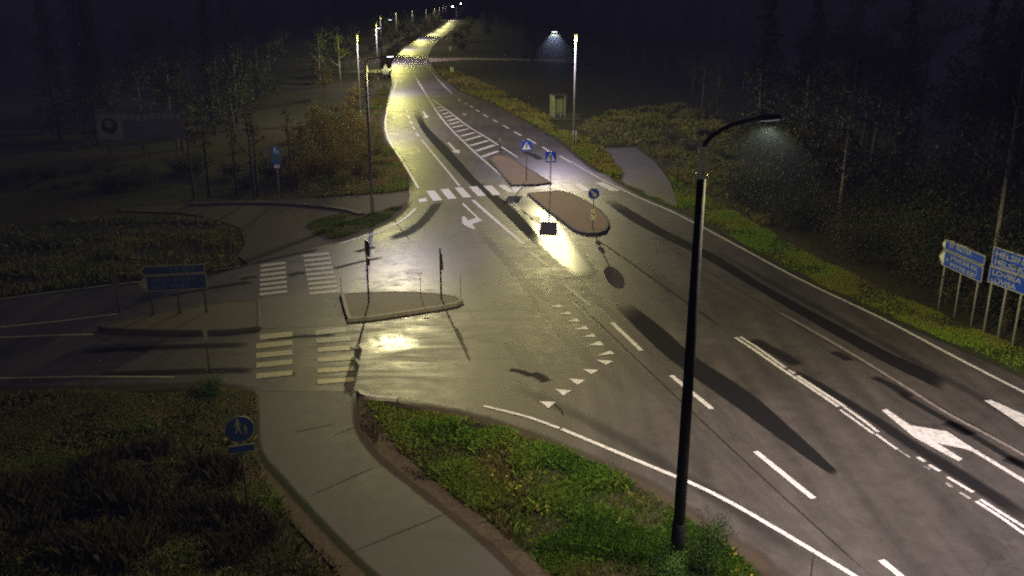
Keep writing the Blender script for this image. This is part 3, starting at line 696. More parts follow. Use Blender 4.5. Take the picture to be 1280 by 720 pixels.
# lamps outside the frame: one on the right verge, one added behind the camera
street_lamp((15.8, 13.2, -.05), (14.4, 14.6, 9.6), 'lamp on the right verge just outside the lower right corner', LD_side, 9.3, True, .13)

street_lamp((24.0, -7.0, -.05), (25.2, -5.8, 9.6), 'unseen lamp in line with the foreground row, added behind the viewpoint for its light', LD_near, 9.3, True, .13)  # added out of view to light the camera side of the near bracket

# ------------------------------------------------------------------ signs
def disc(r, n=28, cx=0, cz=0): return [(cx + r * math.cos(2 * math.pi * k / n), cz + r * math.sin(2 * math.pi * k / n)) for k in range(n)]
def rot2(poly, a, cx=0, cz=0): return [(cx + x * math.cos(a) - z * math.sin(a), cz + x * math.sin(a) + z * math.cos(a)) for x, z in poly]
def rrect(w, h, r=.04, cx=0, cz=0, n=3):
    out = []
    for sx, sz, a0 in ((1, 1, 0), (-1, 1, 90), (-1, -1, 180), (1, -1, 270)):
        for k in range(n + 1):
            a = R(a0 + 90 * k / n); out.append((cx + sx * (w / 2 - r) + r * math.cos(a), cz + sz * (h / 2 - r) + r * math.sin(a)))
    return out
def walker(cx, cz, s):
    """pictogram polygons of a walking figure"""
    return [disc(.10 * s, 12, cx, cz + .62 * s), [(cx - .10 * s, cz + .50 * s), (cx + .12 * s, cz + .50 * s), (cx + .22 * s, cz + .22 * s), (cx + .15 * s, cz + .20 * s), (cx + .07 * s, cz + .38 * s), (cx + .08 * s, cz + .14 * s),
            (cx + .22 * s, cz - .30 * s), (cx + .12 * s, cz - .32 * s), (cx, cz + .02 * s), (cx - .12 * s, cz - .32 * s), (cx - .22 * s, cz - .30 * s), (cx - .08 * s, cz + .14 * s), (cx - .10 * s, cz + .36 * s), (cx - .18 * s, cz + .18 * s), (cx - .25 * s, cz + .21 * s)]]
def face_rz(loc, tgt): return math.atan2(tgt[1] - loc[1], tgt[0] - loc[0]) + math.pi / 2
def cam_rz(loc, turn=0): return face_rz(loc, (0, 0)) + R(turn)
def post(root, h, r=.03, mat='galv', x=0, n=10): return MB().tube([(x, .03, 0), (x, .03, h)], r, n).build('post', M[mat], root, True)

def crossing_sign(uv, vt, label, flip):
    b_ = at(*uv, .12); zc = 12 - b_.y * math.tan(PITCH - math.atan((360 - vt) / FPX)) - .012
    root = empty('crossing_sign', b_, cam_rz(b_), label, 'road sign', 'pedestrian crossing signs on the islands')
    zc -= b_.z; post(root, zc + .3, .03, 'galv_dark')
    bd = MB().prism(rrect(.66, .66, .04, 0, zc), -.03, -.005).build('sign_board', M['blue'], root)
    MB().prism([(-.29, zc - .25), (.29, zc - .25), (0, zc + .27)], -.036, -.031).build('triangle', M['white'], bd)
    w = MB()
    for q in walker(0, zc - .08, .36): w.prism(q, -.042, -.037)
    w.build('figure', M['black'], bd)
    MB().prism(rrect(.68, .68, .04, 0, zc), -.004, .004).build('sign_back', M['grey_back'], bd)
crossing_sign((658, 225), 182, 'left of the two square blue pedestrian crossing signs, on the wedge island', 0)
crossing_sign((687.8, 244.5), 196, 'right of the two square blue pedestrian crossing signs, on the rounded island', 0)

def keep_right():
    b_ = at(741, 286, .12); root = empty('arrow_sign', b_, cam_rz(b_), 'round blue keep right arrow sign above two yellow marker plates', 'road sign')
    zc = 12 - b_.y * math.tan(PITCH - math.atan((360 - 242) / FPX)) - b_.z
    post(root, zc + .3)
    bd = MB().prism(disc(.32, 32, 0, zc), -.03, -.005).build('sign_board', M['white'], root)
    MB().prism(disc(.295, 32, 0, zc), -.036, -.031).build('blue_face', M['blue'], bd)
    ar = [(-.05, .20), (.05, .20), (.05, -.04), (.14, -.04), (0, -.22), (-.14, -.04), (-.05, -.04)]
    MB().prism(rot2(ar, R(45), 0, zc), -.042, -.037).build('arrow', M['white'], bd)
    for dz in (zc - .98, zc - 1.33): MB().box((0, -.02, dz), (.24, .05, .22)).build('marker_plate', M['yellow'], root)
keep_right()

def edge_sign(uv, vt, label, two):
    b_ = at(*uv, .12); zt = 12 - b_.y * math.tan(PITCH - math.atan((360 - vt) / FPX)) - b_.z
    root = empty('island_sign', b_, cam_rz(b_, 106 if two else 102), label, 'road sign')
    post(root, zt, .036, 'dark_metal')
    if two:
        bd = MB().prism(rrect(.64, .62, .04, 0, zt - .33), -.03, -.005).build('sign_board', M['grey_back'], root)
        MB().prism([(-.29, zt - .58), (.29, zt - .58), (0, zt - .08)], -.036, -.031).build('triangle', M['white'], bd)
        MB().prism(rrect(.5, .3, .03, 0, zt - .88), -.03, -.005).build('plate', M['grey_back'], root)
    else:
        MB().prism(disc(.2, 24, 0, zt - .42), -.03, -.005).build('sign_board', M['grey_back'], root)
        MB().box((0, -.02, zt - .75), (.16, .1, .34)).build('marker_plate', M['dark_metal'], root)
edge_sign((462, 378), 300, 'taller thin sign seen edge-on at the left end of the brick island', True)
edge_sign((552.5, 373), 310, 'thin sign seen edge-on at the pointed end of the brick island', False)
def thin_post(u, v, vt, label, r=.014, mat='galv_dark', z0=0.0, top=None, name='marker_post', cat='marker post'):
    b_ = at(u, v, z0); zt = 12 - b_.y * math.tan(PITCH - math.atan((360 - vt) / FPX)) - z0
    root = empty(name, b_, cam_rz(b_), label, cat)
    MB().tube([(0, 0, 0), (0, 0, zt)], r, 8).build('post', M[mat], root, True)
    if top:
        w, h, m_ = top; MB().prism(rrect(w, h, .02, 0, zt - h / 2), -.035, -.012).build('reflector', M[m_], root)
    return root
t = thin_post(526, 370, 343, 'short thin stake with a crossbar behind the brick island', .012, 'galv_dark', .1)
MB().box((.0, 0, 1.0), (.22, .02, .03)).build('crossbar', M['galv_dark'], t)
thin_post(576, 372, 343, 'hairline stake at the tip of the brick island', .010, 'galv_dark', .1)
thin_post(427, 366, 347, 'hairline stake at the left corner of the brick island', .010, 'galv_dark', .1)
thin_post(149.5, 391, 341, 'grey post with a pale reflector plate left of the dark direction sign', .035, 'galv_dark', .05, (.24, .6, 'kerb_dark'))
thin_post(262, 466, 380, 'thin post with a tall pale narrow plate by the side road corner', .02, 'galv_dark', .0, (.13, 1.3, 'dim_white'))
thin_post(104, 487, 455, 'thin snow stake at the edge of the dark side road', .012, 'galv_dark', 0)
thin_post(625, 192, 172, 'short marker post at the nose of the wedge island', .035, 'galv_dark', .1, (.12, .3, 'dull_white'))
thin_post(846, 236, 178, 'grey marker post on the dark grass right of the side path', .03, 'galv_dark', 0)
thin_post(720, 186, 163, 'short pale stub post at the foot of the lone right lamp', .05, 'galv', 0)
thin_post(565, 96, 84, 'small pale reflector post on the grass right of the far road', .05, 'galv_dark', 0, (.5, .7, 'dull_white'))
thin_post(563, 71, 58, 'left of two far posts beside the distant side road', .07, 'galv_dark', 0, (.4, .9, 'dull_white'))
thin_post(589, 71, 57, 'right of two far posts beside the distant side road', .07, 'galv_dark', 0)
thin_post(1011, 742, 690, 'slim stake on the shoulder at the bottom edge', .012, 'galv_dark', 0)

# path signs
def path_sign(uv, vdisc, r, label, blue, plates, mat='galv_dark', figs=True, turn=0, fig='white'):
    b_ = at(*uv, -.05); zc = 12 - b_.y * math.tan(PITCH - math.atan((360 - vdisc) / FPX)) - b_.z
    root = empty('path_sign', b_, cam_rz(b_, turn), label, 'path sign')
    post(root, zc + r * .9, .03, mat)
    bd = MB().prism(disc(r, 36, 0, zc), -.03, -.005).build('sign_board', M['dim_white'], root)
    MB().prism(disc(r * .93, 36, 0, zc), -.036, -.031).build('blue_face', M[blue], bd)
    w = MB()
    for q in walker(-r * .12, zc + r * .05, r * 1.05): w.prism(q, -.042, -.037)
    for q in walker(r * .36, zc - r * .22, r * .7): w.prism(q, -.042, -.037)
    w.build('figures', M[fig], bd)
    for (w_, h_, dz, m_) in plates:
        pl = MB().prism(rrect(w_, h_, .03, 0, zc - dz), -.03, -.005).build('plate', M['dim_white'], root)
        MB().prism(rrect(w_ - .05, h_ - .05, .02, 0, zc - dz), -.036, -.031).build('plate_face', M[m_], pl)
    return root
path_sign((312, 656), 536, .335, 'round blue walkers sign with small plate, standing in the dark weeds', 'blue_dim', [(.62, .2, .50, 'blue_dim')], 'galv_dark', fig='dim_white')
path_sign((349.5, 250), 189.5, .36, 'small distant round blue path sign with two plates by the gravel path', 'teal', [(.66, .34, .58, 'teal'), (.4, .26, .92, 'white')], 'galv')

# lettering helper
def lettering(txt, size, x, z, y, mat, parent, width=None):
    cu = bpy.data.curves.new('txt', 'FONT'); cu.body = txt; cu.size = size; cu.extrude = .002; cu.align_x = 'LEFT'; cu.offset = .006 * size / .3
    ob = bpy.data.objects.new('txt', cu); col.objects.link(ob)
    dg = bpy.context.evaluated_depsgraph_get(); me = bpy.data.meshes.new_from_object(ob.evaluated_get(dg))
    bpy.data.objects.remove(ob); bpy.data.curves.remove(cu)
    w = max(v.co.x for v in me.vertices); k = width / w if width else 1
    for v in me.vertices: v.co = Vector((x + v.co.x * k, y - v.co.z, z + v.co.y))
    me.name = 'lettering'; me.materials.clear(); me.materials.append(M[mat])
    o = bpy.data.objects.new('lettering', me); col.objects.link(o); o.parent = parent; return o
def fit_plane(pA, pB):
    """sign between ground points pA (left foot) and pB (right foot)"""
    d = pB - pA; return d.length, math.atan2(d.y, d.x)
def z_at(g, v): return 12 - g.y * math.tan(PITCH - math.atan((360 - v) / FPX))

# right hand direction signs -------------------------------------------------
# feet of the posts, from left to right
A, B_ = at(1172, 386, -.05), at(1212.5, 408, -.05)
w_, rz = fit_plane(A, B_)
root = empty('direction_sign', A, rz, 'blue two row direction sign with white left arrow tips, on three posts by the verge', 'direction sign')
zt, zb = z_at(A, 300) + .05, z_at(A, 332) + .05
for k in (0, .5, 1): post(root, zt - .1 - .1 * k, .035, 'galv', k * w_)
hs = zt - zb; zm = zt - hs * .40
x0, x1 = -.12, w_ + .25
up = [(x0 + .03, zm + .02), (x0 + .03, zt), (x1, zt), (x1, zm + .02)]
bd = MB().prism([(x0 - .02, zm + .03), (x0 - .16, (zm + zt) / 2), (x0 - .02, zt), (x1, zt), (x1, zm + .03)], -.04, -.01).build('upper_panel', M['dull_white'], root)
MB().prism([(x0 + .06, zm + .07), (x0 - .03, (zm + zt) / 2), (x0 + .06, zt - .04), (x1 - .04, zt - .04), (x1 - .04, zm + .07)], -.046, -.041).build('blue_face', M['blue'], bd)
MB().prism([(x0 - .14, (zm + zt) / 2), (x0 + .06, zm + .08), (x0 + .06, zt - .05)], -.052, -.047).build('arrow', M['white'], bd)
lettering('E7  KOTKA', .40, x0 + .34, zm + .20, -.048, 'text', bd, (x1 - x0) * .55)
bd = MB().prism([(x0 - .02, zb), (x0 - .24, (zm + zb) / 2), (x0 - .02, zm), (x1, zm), (x1, zb)], -.04, -.01).build('lower_panel', M['dull_white'], root)
MB().prism([(x0 + .12, zb + .04), (x0 + .12, zm - .04), (x1 - .04, zm - .04), (x1 - .04, zb + .04)], -.046, -.041).build('blue_face', M['blue'], bd)
MB().prism([(x0 - .22, (zm + zb) / 2), (x0 + .12, zb + .06), (x0 + .12, zm - .06)], -.052, -.047).build('arrow', M['white'], bd)
hh = zm - zb
lettering('A', hh * .36, x0 + .25, zb + hh * .36, -.048, 'text', bd)
lettering('PYHTÄÄ KK', hh * .36, x0 + .52, zb + hh * .56, -.048, 'text', bd, (x1 - x0) * .68)
lettering('PYTTIS KBY', hh * .36, x0 + .52, zb + hh * .14, -.048, 'text', bd, (x1 - x0) * .68)
A, B_ = at(1228, 418, -.05), at(1264, 434, -.05)
w_, rz = fit_plane(A, B_)
root = empty('direction_sign', A, rz, 'larger blue destination sign with four place names, at the right edge', 'direction sign')
zt, zb = z_at(A, 307), z_at(A, 352)
for k in (0, .5, 1.0, 1.5, 2.0): post(root, zt - .1, .04, 'galv', k * w_)
x0, x1 = -.12, w_ * 2.1; hs = zt - zb; zm = zb + hs * .47
bd = MB().prism([(x0, zm + .01), (x0, zt), (x1, zt), (x1, zm + .01)], -.04, -.01).build('upper_panel', M['dull_white'], root)
MB().prism([(x0 + .05, zm + .05), (x0 + .05, zt - .05), (x1 - .05, zt - .05), (x1 - .05, zm + .05)], -.046, -.041).build('blue_face', M['blue'], bd)
hh = zt - zm
lettering('HELSINKI', hh * .42, x0 + .14, zm + hh * .54, -.048, 'text', bd, 1.65)
lettering('HELSINGFORS', hh * .42, x0 + .14, zm + hh * .13, -.048, 'text', bd, 2.35)
bd = MB().prism([(x0 - .03, zb), (x0 - .03, zm), (x1, zm), (x1, zb)], -.04, -.01).build('lower_panel', M['dull_white'], root)
MB().prism([(x0 + .02, zb + .05), (x0 + .02, zm - .05), (x1 - .05, zm - .05), (x1 - .05, zb + .05)], -.046, -.041).build('blue_face', M['blue'], bd)
hh = zm - zb
lettering('LOVIISA', hh * .42, x0 + .12, zb + hh * .54, -.048, 'text', bd, 1.35)
lettering('LOVISA', hh * .42, x0 + .12, zb + hh * .12, -.048, 'text', bd, 1.15)

# dark direction sign on the long island ------------------------------------
A, B_ = at(191.5, 394, .12), at(258, 390, .12)
w_, rz = fit_plane(A, B_)
root = empty('direction_sign', A, rz, 'dark blue two row direction sign on three posts on the long dark island', 'direction sign')
zt, zb = z_at(A, 333) - .12, z_at(A, 364) - .12; zm = zt - (zt - zb) * .38
for k in (0, .5, 1):
    post(root, zt - .1, .035, 'galv_dark', k * w_); MB().tube([(k * w_, .03, 0), (k * w_, .03, .06)], .09, 12).build('foot_flange', M['galv_dark'], root)
x0, x1 = -.1, w_ + .12
def glyphs(parent, x, z, w, h, seed, mat):
    """a row of unreadable letters as short strokes"""
    rn = random.Random(seed); mb = MB(); q = x
    while q < x + w:
        a = rn.uniform(.10, .16)
        for k in range(rn.choice((1, 2, 2))): mb.box((q + k * a * .55, -.048, z + h / 2), (.028, .004, h))
        mb.box((q + a * .3, -.0485, z + rn.choice((.02, h / 2, h - .02))), (a * .6, .004, .028)); q += a + .06
        if rn.random() < .14: q += .12
    mb.build('lettering', M[mat], parent)
bd = MB().prism([(x0 - .05, zm + .03), (x0 - .2, (zm + zt) / 2), (x0 - .05, zt), (x1, zt), (x1, zm + .03)], -.04, -.01).build('upper_panel', M['dim_white'], root)
MB().prism([(x0, zm + .06), (x0 - .12, (zm + zt) / 2), (x0, zt - .03), (x1 - .03, zt - .03), (x1 - .03, zm + .06)], -.046, -.041).build('blue_face', M['blue_dim'], bd)
M['glyph'] = plain('dim glyph', (.045, .06, .09), .6)
glyphs(bd, x0 + .95, zm + .12, .95, .2, 3, 'glyph')
bd = MB().prism([(x0 - .02, zb), (x0 - .28, (zm + zb) / 2), (x0 - .02, zm), (x1 + .03, zm), (x1 + .03, zb)], -.04, -.01).build('lower_panel', M['dim_white'], root)
MB().prism([(x0 + .03, zb + .03), (x0 + .03, zm - .03), (x1, zm - .03), (x1, zb + .03)], -.046, -.041).build('blue_face', M['blue_dim'], bd)
MB().prism([(x0 - .26, (zm + zb) / 2), (x0 + .03, zb + .05), (x0 + .03, zm - .05)], -.052, -.047).build('arrow', M['dim_white'], bd)
glyphs(bd, x0 + .25, zb + (zm - zb) * .56, 1.6, .2, 5, 'glyph'); glyphs(bd, x0 + .25, zb + (zm - zb) * .12, 1.3, .2, 8, 'glyph')

# billboard in the dark wood on the left ---------------------------------------
Bc = Vector((-29.6, 72.0, -.05)); root = empty('billboard', Bc, R(10), 'dim wide billboard with a round dark emblem in the dark left wood', 'billboard')
for x in (-2.6, 0, 2.6): MB().box((x, .15, 1.7), (.16, .16, 3.4)).build('post', M['bark'], root)
bd = MB().prism(rrect(6.6, 2.3, .04, 0, 2.55), -.04, .04).build('board', M['board_dark'], root)
MB().prism(rrect(1.85, 2.1, .04, -2.3, 2.5), -.05, -.042).build('emblem_panel', M['board_pale'], bd)
MB().prism(disc(.62, 32, -2.3, 2.55), -.056, -.051).build('emblem', M['black'], bd)
MB().prism(disc(.3, 32, -2.35, 2.7), -.062, -.057).build('emblem_core', M['board_pale'], bd)
rn = random.Random(2); mb = MB()
for k in range(9): mb.box((-1.05 + k * .5, -.046, 3.2 + rn.uniform(-.06, .06)), (.40, .006, .50))
mb.build('pale_band', M['board_pale'], bd)

# far roadside signs on the left ------------------------------------------------
g = at(482.5, 98, -.05); root = empty('warning_sign', g, cam_rz(g), 'pale triangular warning sign with plate beside the far left lane', 'road sign')
z1 = z_at(g, 87); post(root, z_at(g, 80), .05)
MB().prism([(-.5, z1 - .05), (.5, z1 - .05), (0, z_at(g, 79.5))], -.04, -.01).build('triangle', M['white'], root)
MB().prism(rrect(1.0, .4, .04, 0, z1 - .45), -.04, -.01).build('plate', M['dull_white'], root)

# bus shelter -------------------------------------------------------------------
g = at(697, 146, 0); root = empty('bus_shelter', g, cam_rz(g, 20), 'narrow glazed bus shelter standing in the dark beyond the right verge', 'bus shelter')
fr = MB()
for x in (-.62, .62):
    for y in (-.6, .6): fr.box((x, y, 1.15), (.07, .07, 2.3))
for z in (.25, 2.25):
    fr.box((0, .6, z), (1.2, .05, .06)); fr.box((-.62, 0, z), (.05, 1.15, .06)); fr.box((.62, 0, z), (.05, 1.15, .06))
fr.build('frame', M['galv'], root)
gl = MB(); gl.box((-.3, .6, 1.25), (.52, .02, 1.9)); gl.box((.3, .6, 1.25), (.52, .02, 1.9)); gl.build('back_glass', M['glass'], root)
gl = MB(); gl.box((-.62, 0, 1.25), (.02, 1.08, 1.9)); gl.build('side_glass', M['glass'], root)
gl = MB(); gl.box((.62, 0, 1.25), (.02, 1.08, 1.9)); gl.build('side_glass', M['glass'], root)
rf = MB(); rf.box((0, 0, 2.36), (1.5, 1.5, .1)); rf.build('roof', M['galv_dark'], root)
bn = MB(); bn.box((0, .35, .48), (1.1, .36, .05)); bn.box((-.45, .35, .24), (.06, .3, .46)); bn.box((.45, .35, .24), (.06, .3, .46)); bn.build('bench', M['galv'], root)
flat('bus_stop_pad', [[g + Vector((dx, dy, 0)) for dx, dy in ((-2, -3), (2.5, -2.5), (2.5, 3), (-2, 2.5))]], -.01, M['path'], kind='structure')

# small litter / manhole -----------------------------------------------------------
g = at(443.5, 434, .012); tg = MB().tube([(0, 0, 0), (0, 0, .05)], .16, 18).build('drain_cover', M['galv'], None, False, g)
tag(tg, 'small round pale drain cover on the faded crossing stripes', 'drain cover')
# ------------------------------------------------------------------ vegetation
rng = np.random.default_rng(11)
def leaf_mesh(name, centers, normals_up, size, colors, seed=0, aspect=1.7, droop=.3):
    """one leaf-sized quad per centre; colours per leaf"""
    r = np.random.default_rng(seed); n = len(centers)
    a = r.normal(size=(n, 3)); a[:, 2] -= droop; a /= np.linalg.norm(a, axis=1, keepdims=True)
    b_ = r.normal(size=(n, 3)); b_ -= a * (a * b_).sum(1, keepdims=True); b_ /= np.linalg.norm(b_, axis=1, keepdims=True)
    s = (size * r.uniform(.6, 1.35, n))[:, None]
    v = np.stack([centers, centers + a * s * .5 * aspect * .5 + b_ * s * .35, centers + a * s * aspect * .5, centers + a * s * .5 * aspect * .5 - b_ * s * .35], 1).reshape(-1, 3)
    return quad_mesh(name, v, np.repeat(colors, 4, 0))
def quad_mesh(name, v, vc, k=4):
    nf = len(v) // k; me = bpy.data.meshes.new(name)
    me.vertices.add(len(v)); me.vertices.foreach_set('co', v.astype(np.float32).ravel())
    me.loops.add(nf * k); me.loops.foreach_set('vertex_index', np.arange(nf * k, dtype=np.int32))
    me.polygons.add(nf); me.polygons.foreach_set('loop_start', np.arange(0, nf * k, k, dtype=np.int32))
    me.update(calc_edges=True)
    at_ = me.color_attributes.new('Col', 'FLOAT_COLOR', 'POINT')
    at_.data.foreach_set('color', np.concatenate([vc, np.ones((len(vc), 1))], 1).astype(np.float32).ravel())
    me.validate(); return me
def palette(n, cols, seed, jit=.25):
    r = np.random.default_rng(seed); c = np.array(cols)[r.integers(0, len(cols), n)]
    return np.clip(c * r.uniform(1 - jit, 1 + jit, (n, 1)), 0, 1)
GREEN = [(.045, .075, .016), (.06, .085, .018), (.035, .055, .014)]
DARKG = [(.034, .048, .020), (.045, .055, .022), (.028, .038, .020)]
OCHRE = [(.19, .12, .02), (.15, .105, .02), (.13, .115, .02), (.10, .10, .02)]
YELLOW = [(.20, .16, .02), (.13, .12, .02), (.07, .085, .018)]
BROWN = [(.045, .034, .016), (.036, .037, .014), (.055, .038, .017)]

def tree_proto(name, H, cw, cols, seed, kind, nleaf=2600, trunkmat='bark'):
    """returns (trunk mesh, crown mesh)"""
    r = np.random.default_rng(seed); rn = random.Random(seed)
    mb = MB(); lean = (rn.uniform(-.25, .25), rn.uniform(-.25, .25))
    mb.tube([(0, 0, -.1), (lean[0] * .3, lean[1] * .3, H * .3), (lean[0], lean[1], H * .65), (lean[0] * 1.4, lean[1] * 1.4, H * .96)], [H * .012 + .03, H * .009 + .025, H * .006 + .015, .012], 9)
    C = []
    if kind == 'spruce':
        z = H * .10
        while z < H * .98:
            rad = cw * (1 - z / H) ** .85 * rn.uniform(.75, 1.1)
            for k in range(7):
                a = rn.uniform(0, 6.28); L = rad * rn.uniform(.6, 1.1)
                e = Vector((math.cos(a) * L, math.sin(a) * L, z - L * .28))
                if k < 3: mb.tube([(lean[0] * z / H, lean[1] * z / H, z), e], [.02, .006], 4, False)
                m_ = max(6, int(26 * L / cw)); t = r.uniform(.15, 1, m_)
                C.append(np.stack([e.x * t, e.y * t, z + (e.z - z) * t], 1) + r.normal(size=(m_, 3)) * (.10 + .07 * L))
            z += H * .032
        c = np.concatenate(C); size = .34
    else:
        nl = 11 if kind == 'tree' else 8
        cl = []
        for k in range(nl):
            a = k * 2.4 + rn.uniform(-.4, .4); z0 = H * rn.uniform(.28, .8); L = cw * rn.uniform(.5, 1.0) * (1.15 - .5 * z0 / H)
            e = Vector((math.cos(a) * L, math.sin(a) * L, z0 + L * rn.uniform(.4, .95)))
            s = Vector((lean[0] * z0 / H, lean[1] * z0 / H, z0)); mid = s.lerp(e, .5) + Vector((0, 0, -.1 * L))
            mb.tube([s, mid, e], [H * .004 + .015, H * .003 + .01, .008], 5, False)
            for q in range(4):
                cl.append((np.array(mid.lerp(e, rn.uniform(.1, 1.25))) + r.normal(size=3) * cw * .16, cw * rn.uniform(.14, .30)))
        for q in range(5): cl.append((np.array([lean[0], lean[1], H * rn.uniform(.75, 1.0)]) + r.normal(size=3) * cw * .16, cw * rn.uniform(.15, .26)))
        per = nleaf // len(cl)
        for c0, rad in cl:
            d = r.normal(size=(per, 3)); d /= np.linalg.norm(d, axis=1, keepdims=True)
            C.append(c0 + d * (rad * r.uniform(.25, 1.0, (per, 1)) ** .6) * np.array([1.15, 1.15, .8]))
        c = np.concatenate(C); size = .26
    size *= .8; cr = leaf_mesh(name + ' crown', c, None, size, palette(len(c), cols, seed), seed)
    cr.materials.append(M['leaf'])
    o = mb.build('trunk', M[trunkmat], None, True); tm = o.data; bpy.data.objects.remove(o)
    return tm, cr
def shrub_proto(name, H, W, cols, seed, nleaf=1500, size=.12):
    r = np.random.default_rng(seed); rn = random.Random(seed); mb = MB(); C = []
    for k in range(9):
        a = k * 2.4; L = W * rn.uniform(.35, 1.0); top = Vector((math.cos(a) * L, math.sin(a) * L, H * rn.uniform(.55, 1.05)))
        mid = Vector((top.x * .4, top.y * .4, top.z * .55)); mb.tube([(0, 0, -.05), mid, top], [.018, .012, .005], 5, False)
        m_ = nleaf // 9; t = r.uniform(.25, 1.05, m_)[:, None]
        mid_ = np.array(mid); tp = np.array(top)
        c0 = np.where(t < .55, mid_ * (t / .55), mid_ + (tp - mid_) * ((t - .55) / .45))
        C.append(c0 + r.normal(size=(m_, 3)) * np.array([W * .2, W * .2, H * .09]))
    c = np.concatenate(C); c[:, 2] = np.abs(c[:, 2]) + .02
    cr = leaf_mesh(name + ' foliage', c, None, size, palette(len(c), cols, seed, .35), seed); cr.materials.append(M['leaf'])
    o = mb.build('stems', M['bark'], None, True); tm = o.data; bpy.data.objects.remove(o)
    return tm, cr
def plant(name, meshes, loc, s, rz, label, cat, group=None, sz=None, parts=('trunk', 'crown')):
    root = empty(name, loc, rz, label, cat, group); root.scale = (s, s, sz or s)
    for nm, me in zip(parts, meshes):
        o = bpy.data.objects.new(nm, me); col.objects.link(o); o.parent = root
    return root
TREES = {
    'spruce': [tree_proto('spruce', 13, 2.6, DARKG, s, 'spruce') for s in (1, 2)],
    'leaf': [tree_proto('broadleaf', 9, 2.8, GREEN + DARKG, s, 'tree', 2600) for s in (3, 4)],
    'birch': [tree_proto('birch', 11, 2.2, YELLOW + GREEN, s, 'tree', 1700, 'birch') for s in (5, 6)],
    'golden': [tree_proto('golden', 6.5, 2.4, OCHRE, s, 'tree', 3200) for s in (7, 8)],
    'bare': [tree_proto('bare', 9, 1.0, BROWN, s, 'tree', 260, 'dim_bark') for s in (9, 10)],
    'pole_birch': [tree_proto('pole birch', 9, .8, BROWN, s, 'tree', 200, 'dim_birch') for s in (13, 14)],
}
SHRUBS = {
    'dark': [shrub_proto('dark shrub', 2.6, 1.9, DARKG + BROWN, s, 5200, .10) for s in (21, 22)],
    'olive': [shrub_proto('olive shrub', 2.2, 1.8, BROWN + GREEN, s, 4200, .09) for s in (23, 24)],
    'gold': [shrub_proto('gold shrub', 2.4, 1.6, OCHRE, s, 4200, .10) for s in (25, 26)],
    'green': [shrub_proto('green bush', 1.3, .75, [(.05, .11, .012), (.07, .13, .015), (.04, .085, .012)], s, 3600, .06) for s in (27, 28)],
    'yellow': [shrub_proto('yellow bush', 1.5, .8, YELLOW + BROWN, s, 700, .11) for s in (29, 30)],
}
RN = random.Random(77)
def scatter_line(kind, protos, name, p0, p1, n, depth, s0, s1, label, cat, group, jit=1.0, parts=('trunk', 'crown')):
    d = Vector(p1) - Vector(p0); nrm = Vector((d.y, -d.x, 0)).normalized()
    for i in range(n):
        q = Vector(p0) + d * ((i + RN.uniform(.1, .9) * jit) / n) + nrm * RN.uniform(*depth)
        s = RN.uniform(s0, s1); plant(name, RN.choice(protos), (q.x, q.y, -.06), s, RN.uniform(0, 6.28), label, cat, group, s * RN.uniform(.85, 1.2), parts)
SP = ('stems', 'foliage')
# right bank: shrubs behind the verge, then wood
RB = [at(838, 232), at(880, 262), at(994, 322), at(1109, 377), at(1180, 407), at(1300, 452)]
a, b_ = RB[2], RB[5]
dR = (b_ - a).normalized(); nR = Vector((-dR.y, dR.x, 0));  nR = nR if nR.x > 0 else -nR
def right_row(n, y_from, y_to, d0, d1, protos, name, s0, s1, label, cat, group, parts):
    for i in range(n):
        t = (i + RN.uniform(.1, .9)) / n; q = at(860, 250).lerp(at(1300, 456), 0) + (at(1330, 466) - at(852, 245)) * (y_from + (y_to - y_from) * t) + nR * RN.uniform(d0, d1)
        s = RN.uniform(s0, s1); plant(name, RN.choice(protos), (q.x, q.y, -.06), s, RN.uniform(0, 6.28), label, cat, group, s * RN.uniform(.9, 1.2), parts)
right_row(26, .05, 1.05, 1.6, 4.5, SHRUBS['dark'] + SHRUBS['olive'], 'shrub', .7, 1.25, 'dark leafy shrub in the thicket behind the right verge', 'shrub', 'shrubs behind the right verge', SP)
right_row(22, -.25, 1.1, 5, 10, SHRUBS['dark'], 'shrub', 1.1, 1.7, 'tall dark shrub deeper in the right hand thicket', 'shrub', 'tall shrubs deeper in the right thicket', SP)
right_row(26, -.5, 1.15, 10, 22, TREES['leaf'] + TREES['spruce'], 'tree', .8, 1.2, 'dark tree in the unlit wood on the right', 'tree', 'trees of the right hand wood', ('trunk', 'crown'))
right_row(20, -.9, 1.2, 22, 48, TREES['spruce'] + TREES['leaf'], 'tree', 1.0, 1.4, 'dark tree far inside the unlit right wood', 'tree', 'trees far inside the right wood', ('trunk', 'crown'))
q = at(1200, 392, -.06); q = q + nR * 1.3
plant('birch_tree', TREES['pole_birch'][0], q, .75, 1.0, 'slender pale birch trunk rising behind the smaller blue sign', 'tree', None, 1.25)
q = at(1045, 300, -.06); plant('birch_tree', TREES['pole_birch'][1], q, .7, 2.0, 'faint thin birch trunk in the wood right of the foreground lamp', 'tree', None, 1.25)
for (u, v, s, lab) in ((1170, 382, .8, 'yellow leaved bush at the foot of the smaller blue sign'), (1196, 392, .6, 'small yellowish bush between the posts of the smaller sign'), (1243, 415, .55, 'thin yellowing plant between the two blue signs')):
    g = at(u, v, -.05) + nR * .5; plant('yellow_bush', RN.choice(SHRUBS['yellow']), g, s, RN.uniform(0, 6), lab, 'bush', None, s, SP)
